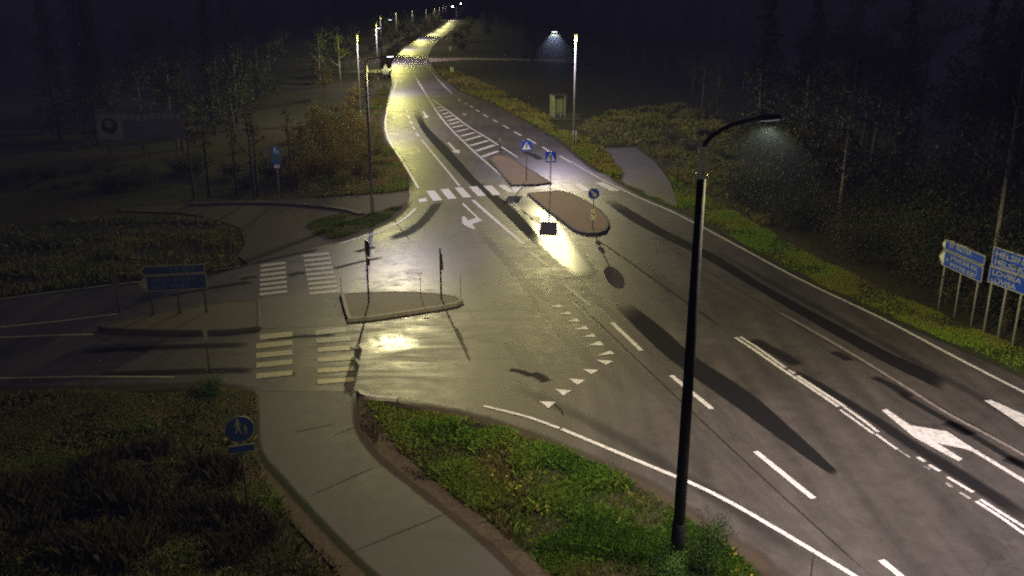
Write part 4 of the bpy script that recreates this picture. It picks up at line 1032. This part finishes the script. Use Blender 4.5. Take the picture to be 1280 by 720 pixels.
# dim grassy shrubs right of the side path and round the shelter
for (u, v) in ((840, 178), (862, 190), (880, 170), (905, 200), (920, 178), (870, 150), (835, 150), (930, 232), (950, 212), (905, 150), (960, 250)):
    g = at(u, v, -.06); s = RN.uniform(.35, .7); plant('shrub', RN.choice(SHRUBS['olive']), g, s, RN.uniform(0, 6), 'olive shrub on the dim slope right of the side path', 'shrub', 'olive shrubs right of the side path', s * .8, SP)
redge = [(at(u, v).x, at(u, v).y) for u, v in right_far]
def redge_at(y):
    for (x0, y0), (x1, y1) in zip(redge, redge[1:]):
        if min(y0, y1) <= y <= max(y0, y1) and y1 != y0: return x0 + (x1 - x0) * (y - y0) / (y1 - y0)
    return redge[0][0]
for i in range(70):
    y = 100 + 5.5 * i * (1 + i * .012); x = redge_at(y) + 15 + RN.uniform(0, 26)
    if y < 130: x = max(x, 15 + RN.uniform(0, 20))
    if y > 188 and y < 212: x += 25
    s = RN.uniform(.8, 1.3); plant('tree', RN.choice(TREES['spruce'] + TREES['leaf']), (x, y, -.06), s, RN.uniform(0, 6), 'dark tree of the wood right of the far road', 'tree', 'trees right of the far road', s)
# left bank along the road
for (u, v, s) in ((415, 226, .9), (430, 214, 1.0), (440, 200, 1.1), (425, 196, 1.1), (410, 204, 1.1), (398, 216, 1.0), (388, 226, .9), (442, 184, 1.0), (455, 176, .8), (430, 180, 1.2), (415, 184, 1.2), (402, 190, 1.2), (458, 206, .6), (466, 224, .5), (470, 196, .45), (448, 224, .6), (380, 212, .9), (372, 232, .7)):
    g = at(u, v, -.06); plant('golden_bush', RN.choice(SHRUBS['gold'] + SHRUBS['olive']), g, s, RN.uniform(0, 6), 'golden brown autumn bush on the bank left of the road', 'bush', 'golden bushes on the left bank', s, SP)
for (u, v, s) in ((408, 178, .85), (392, 172, .9), (424, 166, .8), (438, 158, .8), (380, 190, .7), (446, 140, .9), (456, 128, .8), (462, 118, .8)):
    g = at(u, v, -.06); s *= .52; plant('golden_tree', RN.choice(TREES['golden']), g, s, RN.uniform(0, 6), 'low golden leaved tree behind the bushes of the left bank', 'tree', 'golden trees on the left bank', s)
for i in range(42):
    y = 118 + i * 12; x = edge_at(y) - 6 - RN.uniform(0, 7); s = RN.uniform(.45, .75)
    plant('roadside_tree', RN.choice(TREES['birch'] + TREES['golden'] + TREES['leaf']), (x, y, -.06), s, RN.uniform(0, 6), 'lamplit tree in the row left of the far road', 'tree', 'lamplit trees left of the far road', s)
for i in range(26):
    y = 150 + i * 17; x = edge_at(y) - 20 - RN.uniform(0, 25); s = RN.uniform(.9, 1.3)
    plant('tree', RN.choice(TREES['spruce'] + TREES['leaf']), (x, y, -.06), s, RN.uniform(0, 6), 'dark tree in the wood behind the far left row', 'tree', 'trees behind the far left row', s)
for i in range(60):
    y = 215 + i * 9; sd = -1 if i % 2 else 1; x = edge_at(y) - 5.5 - RN.uniform(0, 3) if sd < 0 else redge_at(y) + 4.5 + RN.uniform(0, 4); s = RN.uniform(.7, 1.2)
    if sd > 0 and y < 225: continue
    plant('roadside_shrub', RN.choice(SHRUBS['olive']), (x, y, -.06), s, RN.uniform(0, 6), 'olive shrub on the verge of the distant road', 'shrub', 'shrubs on the verges of the distant road', s, SP)
# left wood
for (u, v, h) in ((243, 250, 1.0), (262, 247, 1.0), (318, 250, 1.0), (323, 246, 1.0), (366, 240, .9), (296, 244, .8)):
    g = at(u, v, -.06); h *= .8; plant('thin_tree', RN.choice(TREES['bare']), g, h * .8, RN.uniform(0, 6), 'thin pale stemmed tree at the edge of the dark left wood', 'tree', 'thin trees at the edge of the left wood', h)
for i in range(58):
    x = RN.uniform(-78, -20); y = RN.uniform(66, 150)
    if x > -24 - (y - 66) * .12: x -= 8
    if abs(x / y + 31 / 72) < .09 and y < 76: y += 12
    s = RN.uniform(.8, 1.3); plant('tree', RN.choice(TREES['spruce'] + TREES['leaf']), (x, y, -.06), s, RN.uniform(0, 6), 'dark tree in the unlit wood on the left', 'tree', 'trees of the left wood', s)
for i in range(26):
    x = RN.uniform(-45, -17); y = RN.uniform(58, 66); s = RN.uniform(.5, .9)
    if abs(x + 31) < 4.5 and y > 40: s *= .5
    plant('shrub', RN.choice(SHRUBS['dark']), (x, y, -.06), s, RN.uniform(0, 6), 'low dark shrub in front of the left wood', 'shrub', 'low shrubs in front of the left wood', s * .7, SP)
for i in range(64):
    y = 330 + i * 11; sd = RN.choice((-1, 1)); x = (edge_at(min(y, 900)) - 9 - RN.uniform(0, 40)) if sd < 0 else (redge_at(min(y, 900)) + 9 + RN.uniform(0, 40))
    s = RN.uniform(1, 1.5); plant('tree', RN.choice(TREES['spruce']), (x, y, -.06), s, RN.uniform(0, 6), 'distant dark conifer around the top of the road', 'tree', 'distant conifers around the top of the road', s)
# foreground bushes
g = at(880, 716, -.05); plant('green_bush', SHRUBS['green'][0], g + Vector((.05, .05, 0)), .65, .4, 'leafy green bush wrapped round the foot of the foreground lamp', 'bush', None, .95, SP)
g = at(835, 730, -.05); plant('green_bush', SHRUBS['green'][1], g, .7, 1.4, 'smaller green bush left of the foreground lamp foot', 'bush', None, .6, SP)
g = at(266, 500, -.05); plant('green_bush', SHRUBS['green'][1], g, .75, 2.4, 'dim green bush beneath the tall pale marker post', 'bush', None, .6, SP)

# grass --------------------------------------------------------------------
def inside(px, py, poly):
    c = np.zeros(len(px), bool); n = len(poly); j = n - 1
    for i in range(n):
        xi, yi, xj, yj = poly[i].x, poly[i].y, poly[j].x, poly[j].y
        if yi != yj: c ^= ((yi > py) != (yj > py)) & (px < (xj - xi) * (py - yi) / (yj - yi) + xi)
        j = i
    return c
def vnoise(x, y, s, seed):
    r = np.random.default_rng(seed); g = r.random((64, 64)); X = x * s % 63; Y = y * s % 63
    i = X.astype(int); j = Y.astype(int); fx = X - i; fy = Y - j; fx = fx * fx * (3 - 2 * fx); fy = fy * fy * (3 - 2 * fy)
    i2 = (i + 1) % 64; j2 = (j + 1) % 64
    return (g[i, j] * (1 - fx) + g[i2, j] * fx) * (1 - fy) + (g[i, j2] * (1 - fx) + g[i2, j2] * fx) * fy
def grass(poly_px, n, h, cols, label, seed, width=.012, clump=.9, z=-.05, name='grass', spread=.45, dens=.35, leafq=0.0, poly=None):
    poly = poly or ats(poly_px); xs = [p.x for p in poly]; ys = [p.y for p in poly]; r = np.random.default_rng(seed)
    px = np.zeros(0); py = np.zeros(0)
    while len(px) < n:
        x = r.uniform(min(xs), max(xs), n * 2); y = r.uniform(min(ys), max(ys), n * 2)
        k = inside(x, y, poly) & (r.random(n * 2) < np.clip((vnoise(x, y, clump, seed) - dens) * 3.0, .06, 1) * np.clip((min(ys) + 6) / y, .25, 1) ** 1.2)
        px = np.concatenate([px, x[k]]); py = np.concatenate([py, y[k]])
    px, py = px[:n], py[:n]
    hh = h * r.uniform(.45, 1.2, n) * (.6 + .8 * vnoise(px, py, clump * 1.3, seed + 1)); a = r.uniform(0, 2 * math.pi, n); le = r.uniform(.15, 1.0, n) * spread * 2
    w = width * r.uniform(.7, 1.5, n) * np.clip(py / 22, 1, 6)
    ca, sa = np.cos(a), np.sin(a); pa = r.uniform(0, 2 * math.pi, n); cw_, sw_ = np.cos(pa) * w, np.sin(pa) * w
    b0 = np.stack([px - cw_, py - sw_, np.full(n, z)], 1); b1 = np.stack([px + cw_, py + sw_, np.full(n, z)], 1)
    m0 = np.stack([px + ca * hh * le * .3 + cw_ * .7, py + sa * hh * le * .3 + sw_ * .7, z + hh * .55], 1)
    t = np.stack([px + ca * hh * le, py + sa * hh * le, z + hh * np.clip(1.05 - le * .45, .35, 1)], 1)
    v = np.stack([b0, b1, m0, t], 1).reshape(-1, 3)
    c = np.array(cols); f = np.clip(vnoise(px, py, .55, seed + 2) * len(c) * 1.15 - .1 + r.normal(0, .6, n), 0, len(c) - 1).astype(int)
    vc = np.clip(c[f] * r.uniform(.65, 1.35, (n, 1)), 0, 1)
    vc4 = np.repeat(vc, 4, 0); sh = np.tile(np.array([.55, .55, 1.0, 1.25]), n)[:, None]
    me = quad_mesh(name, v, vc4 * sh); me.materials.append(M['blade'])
    o = bpy.data.objects.new(name, me); col.objects.link(o); tag(o, label, 'grass', None, 'stuff'); return o
LUSH = [(.06, .12, .010), (.09, .17, .014), (.12, .17, .02), (.15, .145, .028), (.13, .095, .035)]
DULL = [(.11, .10, .05), (.12, .12, .04), (.08, .08, .04), (.17, .13, .06), (.10, .13, .03)]
strip_px = [(463, 506), (512, 516), (577, 521.6), (620.5, 534), (671, 552), (722, 575), (772, 597), (819, 619), (848, 641), (873, 660), (900, 680), (940, 716), (985, 760), (735, 760), (690, 718), (648, 682), (598, 643), (548, 603), (500, 564), (475, 528)]
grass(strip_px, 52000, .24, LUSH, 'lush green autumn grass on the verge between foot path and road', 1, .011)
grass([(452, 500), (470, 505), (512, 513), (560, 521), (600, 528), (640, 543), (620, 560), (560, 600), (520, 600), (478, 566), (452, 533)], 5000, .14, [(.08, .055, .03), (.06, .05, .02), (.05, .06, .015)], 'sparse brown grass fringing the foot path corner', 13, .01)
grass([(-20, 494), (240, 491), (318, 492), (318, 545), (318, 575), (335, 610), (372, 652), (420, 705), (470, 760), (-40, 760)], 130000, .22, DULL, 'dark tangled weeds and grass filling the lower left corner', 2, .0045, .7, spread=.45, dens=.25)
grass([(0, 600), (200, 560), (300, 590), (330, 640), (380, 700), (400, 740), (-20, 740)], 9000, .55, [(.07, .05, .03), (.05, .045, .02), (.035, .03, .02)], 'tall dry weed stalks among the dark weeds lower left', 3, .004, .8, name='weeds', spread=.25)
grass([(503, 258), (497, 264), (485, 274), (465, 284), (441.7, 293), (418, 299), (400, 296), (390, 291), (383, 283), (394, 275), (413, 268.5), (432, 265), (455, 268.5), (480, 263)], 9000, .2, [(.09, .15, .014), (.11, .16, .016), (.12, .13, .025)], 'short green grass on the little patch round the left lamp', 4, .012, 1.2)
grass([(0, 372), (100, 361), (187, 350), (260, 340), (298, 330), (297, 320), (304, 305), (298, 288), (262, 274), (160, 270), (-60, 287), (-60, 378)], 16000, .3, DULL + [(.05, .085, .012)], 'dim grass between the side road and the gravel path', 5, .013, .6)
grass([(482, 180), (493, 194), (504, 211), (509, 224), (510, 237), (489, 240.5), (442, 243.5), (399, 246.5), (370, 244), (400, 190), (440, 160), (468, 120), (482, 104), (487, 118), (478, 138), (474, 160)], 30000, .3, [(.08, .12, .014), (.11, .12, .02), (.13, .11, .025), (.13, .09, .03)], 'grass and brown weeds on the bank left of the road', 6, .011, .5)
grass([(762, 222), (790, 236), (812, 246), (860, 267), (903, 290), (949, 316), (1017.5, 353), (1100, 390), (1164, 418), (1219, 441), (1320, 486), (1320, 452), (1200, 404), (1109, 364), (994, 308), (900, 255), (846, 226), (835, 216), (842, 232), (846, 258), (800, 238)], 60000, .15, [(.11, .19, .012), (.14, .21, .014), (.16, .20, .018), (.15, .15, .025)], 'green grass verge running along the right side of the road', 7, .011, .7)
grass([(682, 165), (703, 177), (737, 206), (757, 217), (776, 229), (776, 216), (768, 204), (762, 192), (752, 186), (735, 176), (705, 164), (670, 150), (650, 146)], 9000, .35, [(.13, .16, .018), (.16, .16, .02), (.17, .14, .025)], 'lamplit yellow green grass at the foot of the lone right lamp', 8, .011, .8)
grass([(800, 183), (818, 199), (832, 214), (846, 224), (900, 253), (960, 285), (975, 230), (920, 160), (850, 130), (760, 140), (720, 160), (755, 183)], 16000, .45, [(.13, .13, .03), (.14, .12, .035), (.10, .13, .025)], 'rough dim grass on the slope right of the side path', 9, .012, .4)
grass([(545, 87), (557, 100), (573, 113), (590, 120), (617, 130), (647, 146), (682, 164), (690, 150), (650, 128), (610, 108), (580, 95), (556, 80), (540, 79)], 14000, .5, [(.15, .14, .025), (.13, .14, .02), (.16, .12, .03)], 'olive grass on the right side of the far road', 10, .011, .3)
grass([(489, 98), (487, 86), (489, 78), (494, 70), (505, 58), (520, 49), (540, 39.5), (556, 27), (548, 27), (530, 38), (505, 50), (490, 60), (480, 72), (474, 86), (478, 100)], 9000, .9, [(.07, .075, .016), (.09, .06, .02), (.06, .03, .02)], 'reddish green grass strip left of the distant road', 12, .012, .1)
# yellow leaves scattered in the grass
def litter(cs, n, label, seed, size=.11):
    r = np.random.default_rng(seed); C = []
    for (u, v, sp_, k) in cs:
        g = at(u, v, .12); C.append(np.array([g.x, g.y, .16]) + r.normal(size=(k, 3)) * np.array([sp_, sp_, .06]))
    c = np.concatenate(C); me = leaf_mesh('fallen_leaves', c, None, size, palette(len(c), [(.30, .27, .03), (.22, .22, .03), (.34, .24, .05)], seed), seed, 1.2); me.materials.append(M['leaf'])
    o = bpy.data.objects.new('fallen_leaves', me); col.objects.link(o); tag(o, label, 'leaves', None, 'stuff')
litter([(615, 578, .06, 6), (652, 586, .09, 9), (648, 605, .18, 22), (622, 596, .12, 8), (600, 616, .08, 8), (636, 612, .12, 10), (676, 634, .05, 5), (680, 640, .09, 16), (768, 652, .08, 5), (914, 696, .04, 4), (912, 690, .04, 3), (929, 719, .08, 6), (770, 600, .06, 4)], 0, 'yellow leaves dotted through the green verge grass', 31)
litter([(206, 578, .14, 14), (220, 612, .1, 8), (120, 580, .2, 10), (184, 508, .22, 18), (262, 590, .12, 6), (60, 600, .3, 8), (1190, 424, .12, 6), (1170, 410, .1, 4)], 0, 'yellow leaves in the dark weeds', 32, .10)

# ------------------------------------------------------------------ misty light under the lamps
def mist(head, r_, h_, dens, label):
    m_ = bpy.data.materials.get('mist %.4f' % dens)
    if m_ is None:
        m_ = bpy.data.materials.new('mist %.4f' % dens); m_.use_nodes = True; nt = m_.node_tree; nt.nodes.clear()
        out = nd(nt, 'ShaderNodeOutputMaterial'); vs = nd(nt, 'ShaderNodeVolumeScatter')
        tc = nd(nt, 'ShaderNodeTexCoord'); mp = nd(nt, 'ShaderNodeMapping', vector_type='TEXTURE'); mp.inputs['Scale'].default_value = (r_ * .8, r_ * .8, h_)
        nt.links.new(tc.outputs['Object'], mp.inputs[0]); ln = nd(nt, 'ShaderNodeVectorMath', operation='LENGTH'); nt.links.new(mp.outputs[0], ln.inputs[0])
        fo = mth(nt, 'SUBTRACT', 1.0, ln.outputs['Value'], True); fo = mth(nt, 'MULTIPLY', mth(nt, 'POWER', fo, 1.5), dens)
        nt.links.new(fo, vs.inputs['Density'])
        vs.inputs['Color'].default_value = (.6, .82, 1.0, 1); vs.inputs['Anisotropy'].default_value = .1; nt.links.new(vs.outputs[0], out.inputs['Volume'])
    mb = MB(); mb.tube([(0, 0, -.12), (0, 0, -h_ * .25), (0, 0, -h_ * .6), (0, 0, -h_)], [.25, r_ * .5, r_ * .85, r_], 24)
    o = mb.build('mist', m_, None, True, head); tag(o, label, 'mist', None, 'stuff'); o['kind'] = 'stuff'; return o
def glow_haze():
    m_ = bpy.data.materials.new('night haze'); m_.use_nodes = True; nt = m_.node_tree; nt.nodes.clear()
    out = nd(nt, 'ShaderNodeOutputMaterial'); vs = nd(nt, 'ShaderNodeEmission'); vs.inputs['Strength'].default_value = 1.0     # emission only: added glow that lifts the dark areas
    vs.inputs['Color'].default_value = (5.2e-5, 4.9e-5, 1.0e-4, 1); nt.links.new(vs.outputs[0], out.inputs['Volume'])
    mb = MB(); mb.box((0, 43, 14), (320, 130, 44)); o = mb.build('glow_haze', m_); tag(o, 'emissive veil added to lift the darkness over the junction and the woods', 'glow_haze', None, 'stuff')
glow_haze()
mist((3.55, 77.6, 9.5), 3.0, 6.0, .0035, 'pale mist glowing below the lone right lamp')
mist((5.15, 18.2, 9.75), 2.2, 3.4, .0003, 'faint bluish mist below the foreground lamp head')

# ------------------------------------------------------------------ sky, moon, camera
w = bpy.data.worlds.new('World'); scn.world = w; w.use_nodes = True; nt = w.node_tree
bg = nt.nodes['Background']; sky = nd(nt, 'ShaderNodeTexSky'); sky.sky_type = 'NISHITA'; sky.sun_disc = False
sky.sun_elevation = R(-2); sky.sun_rotation = R(200); sky.altitude = 50; sky.air_density = 1; sky.dust_density = 1
nt.links.new(mixc(nt, 1.0, sky.outputs[0], (.80, .77, 1.5), 'MULTIPLY'), bg.inputs[0]); bg.inputs[1].default_value = .2
sl = bpy.data.lights.new('moonlight', 'SUN'); sl.energy = .01; sl.angle = R(.5); sl.color = (.8, .85, 1.0)
so = bpy.data.objects.new('moonlight', sl); col.objects.link(so); so.rotation_euler = (R(50), 0, R(30))

cam = bpy.data.cameras.new('camera'); co = bpy.data.objects.new('camera', cam); col.objects.link(co)
co.location = (0, 0, CAMH); co.rotation_euler = (R(90) - PITCH, 0, 0)
cam.sensor_width = 36; cam.lens = 36 * FPX / 1280; cam.clip_end = 40000; cam.clip_start = .1
scn.camera = co
scn.view_settings.view_transform = 'Standard'; scn.view_settings.look = 'None'; scn.view_settings.exposure = 0
try:
    scn.cycles.max_bounces = 5; scn.cycles.diffuse_bounces = 2; scn.cycles.glossy_bounces = 2; scn.cycles.transparent_max_bounces = 12
    scn.cycles.volume_bounces = 0; scn.cycles.sample_clamp_indirect = 3; scn.cycles.sample_clamp_direct = 30; scn.cycles.use_denoising = False; scn.cycles.filter_width = 2.1; scn.cycles.sampling_pattern = 'BLUE_NOISE'; scn.cycles.adaptive_threshold = .004
except Exception: pass
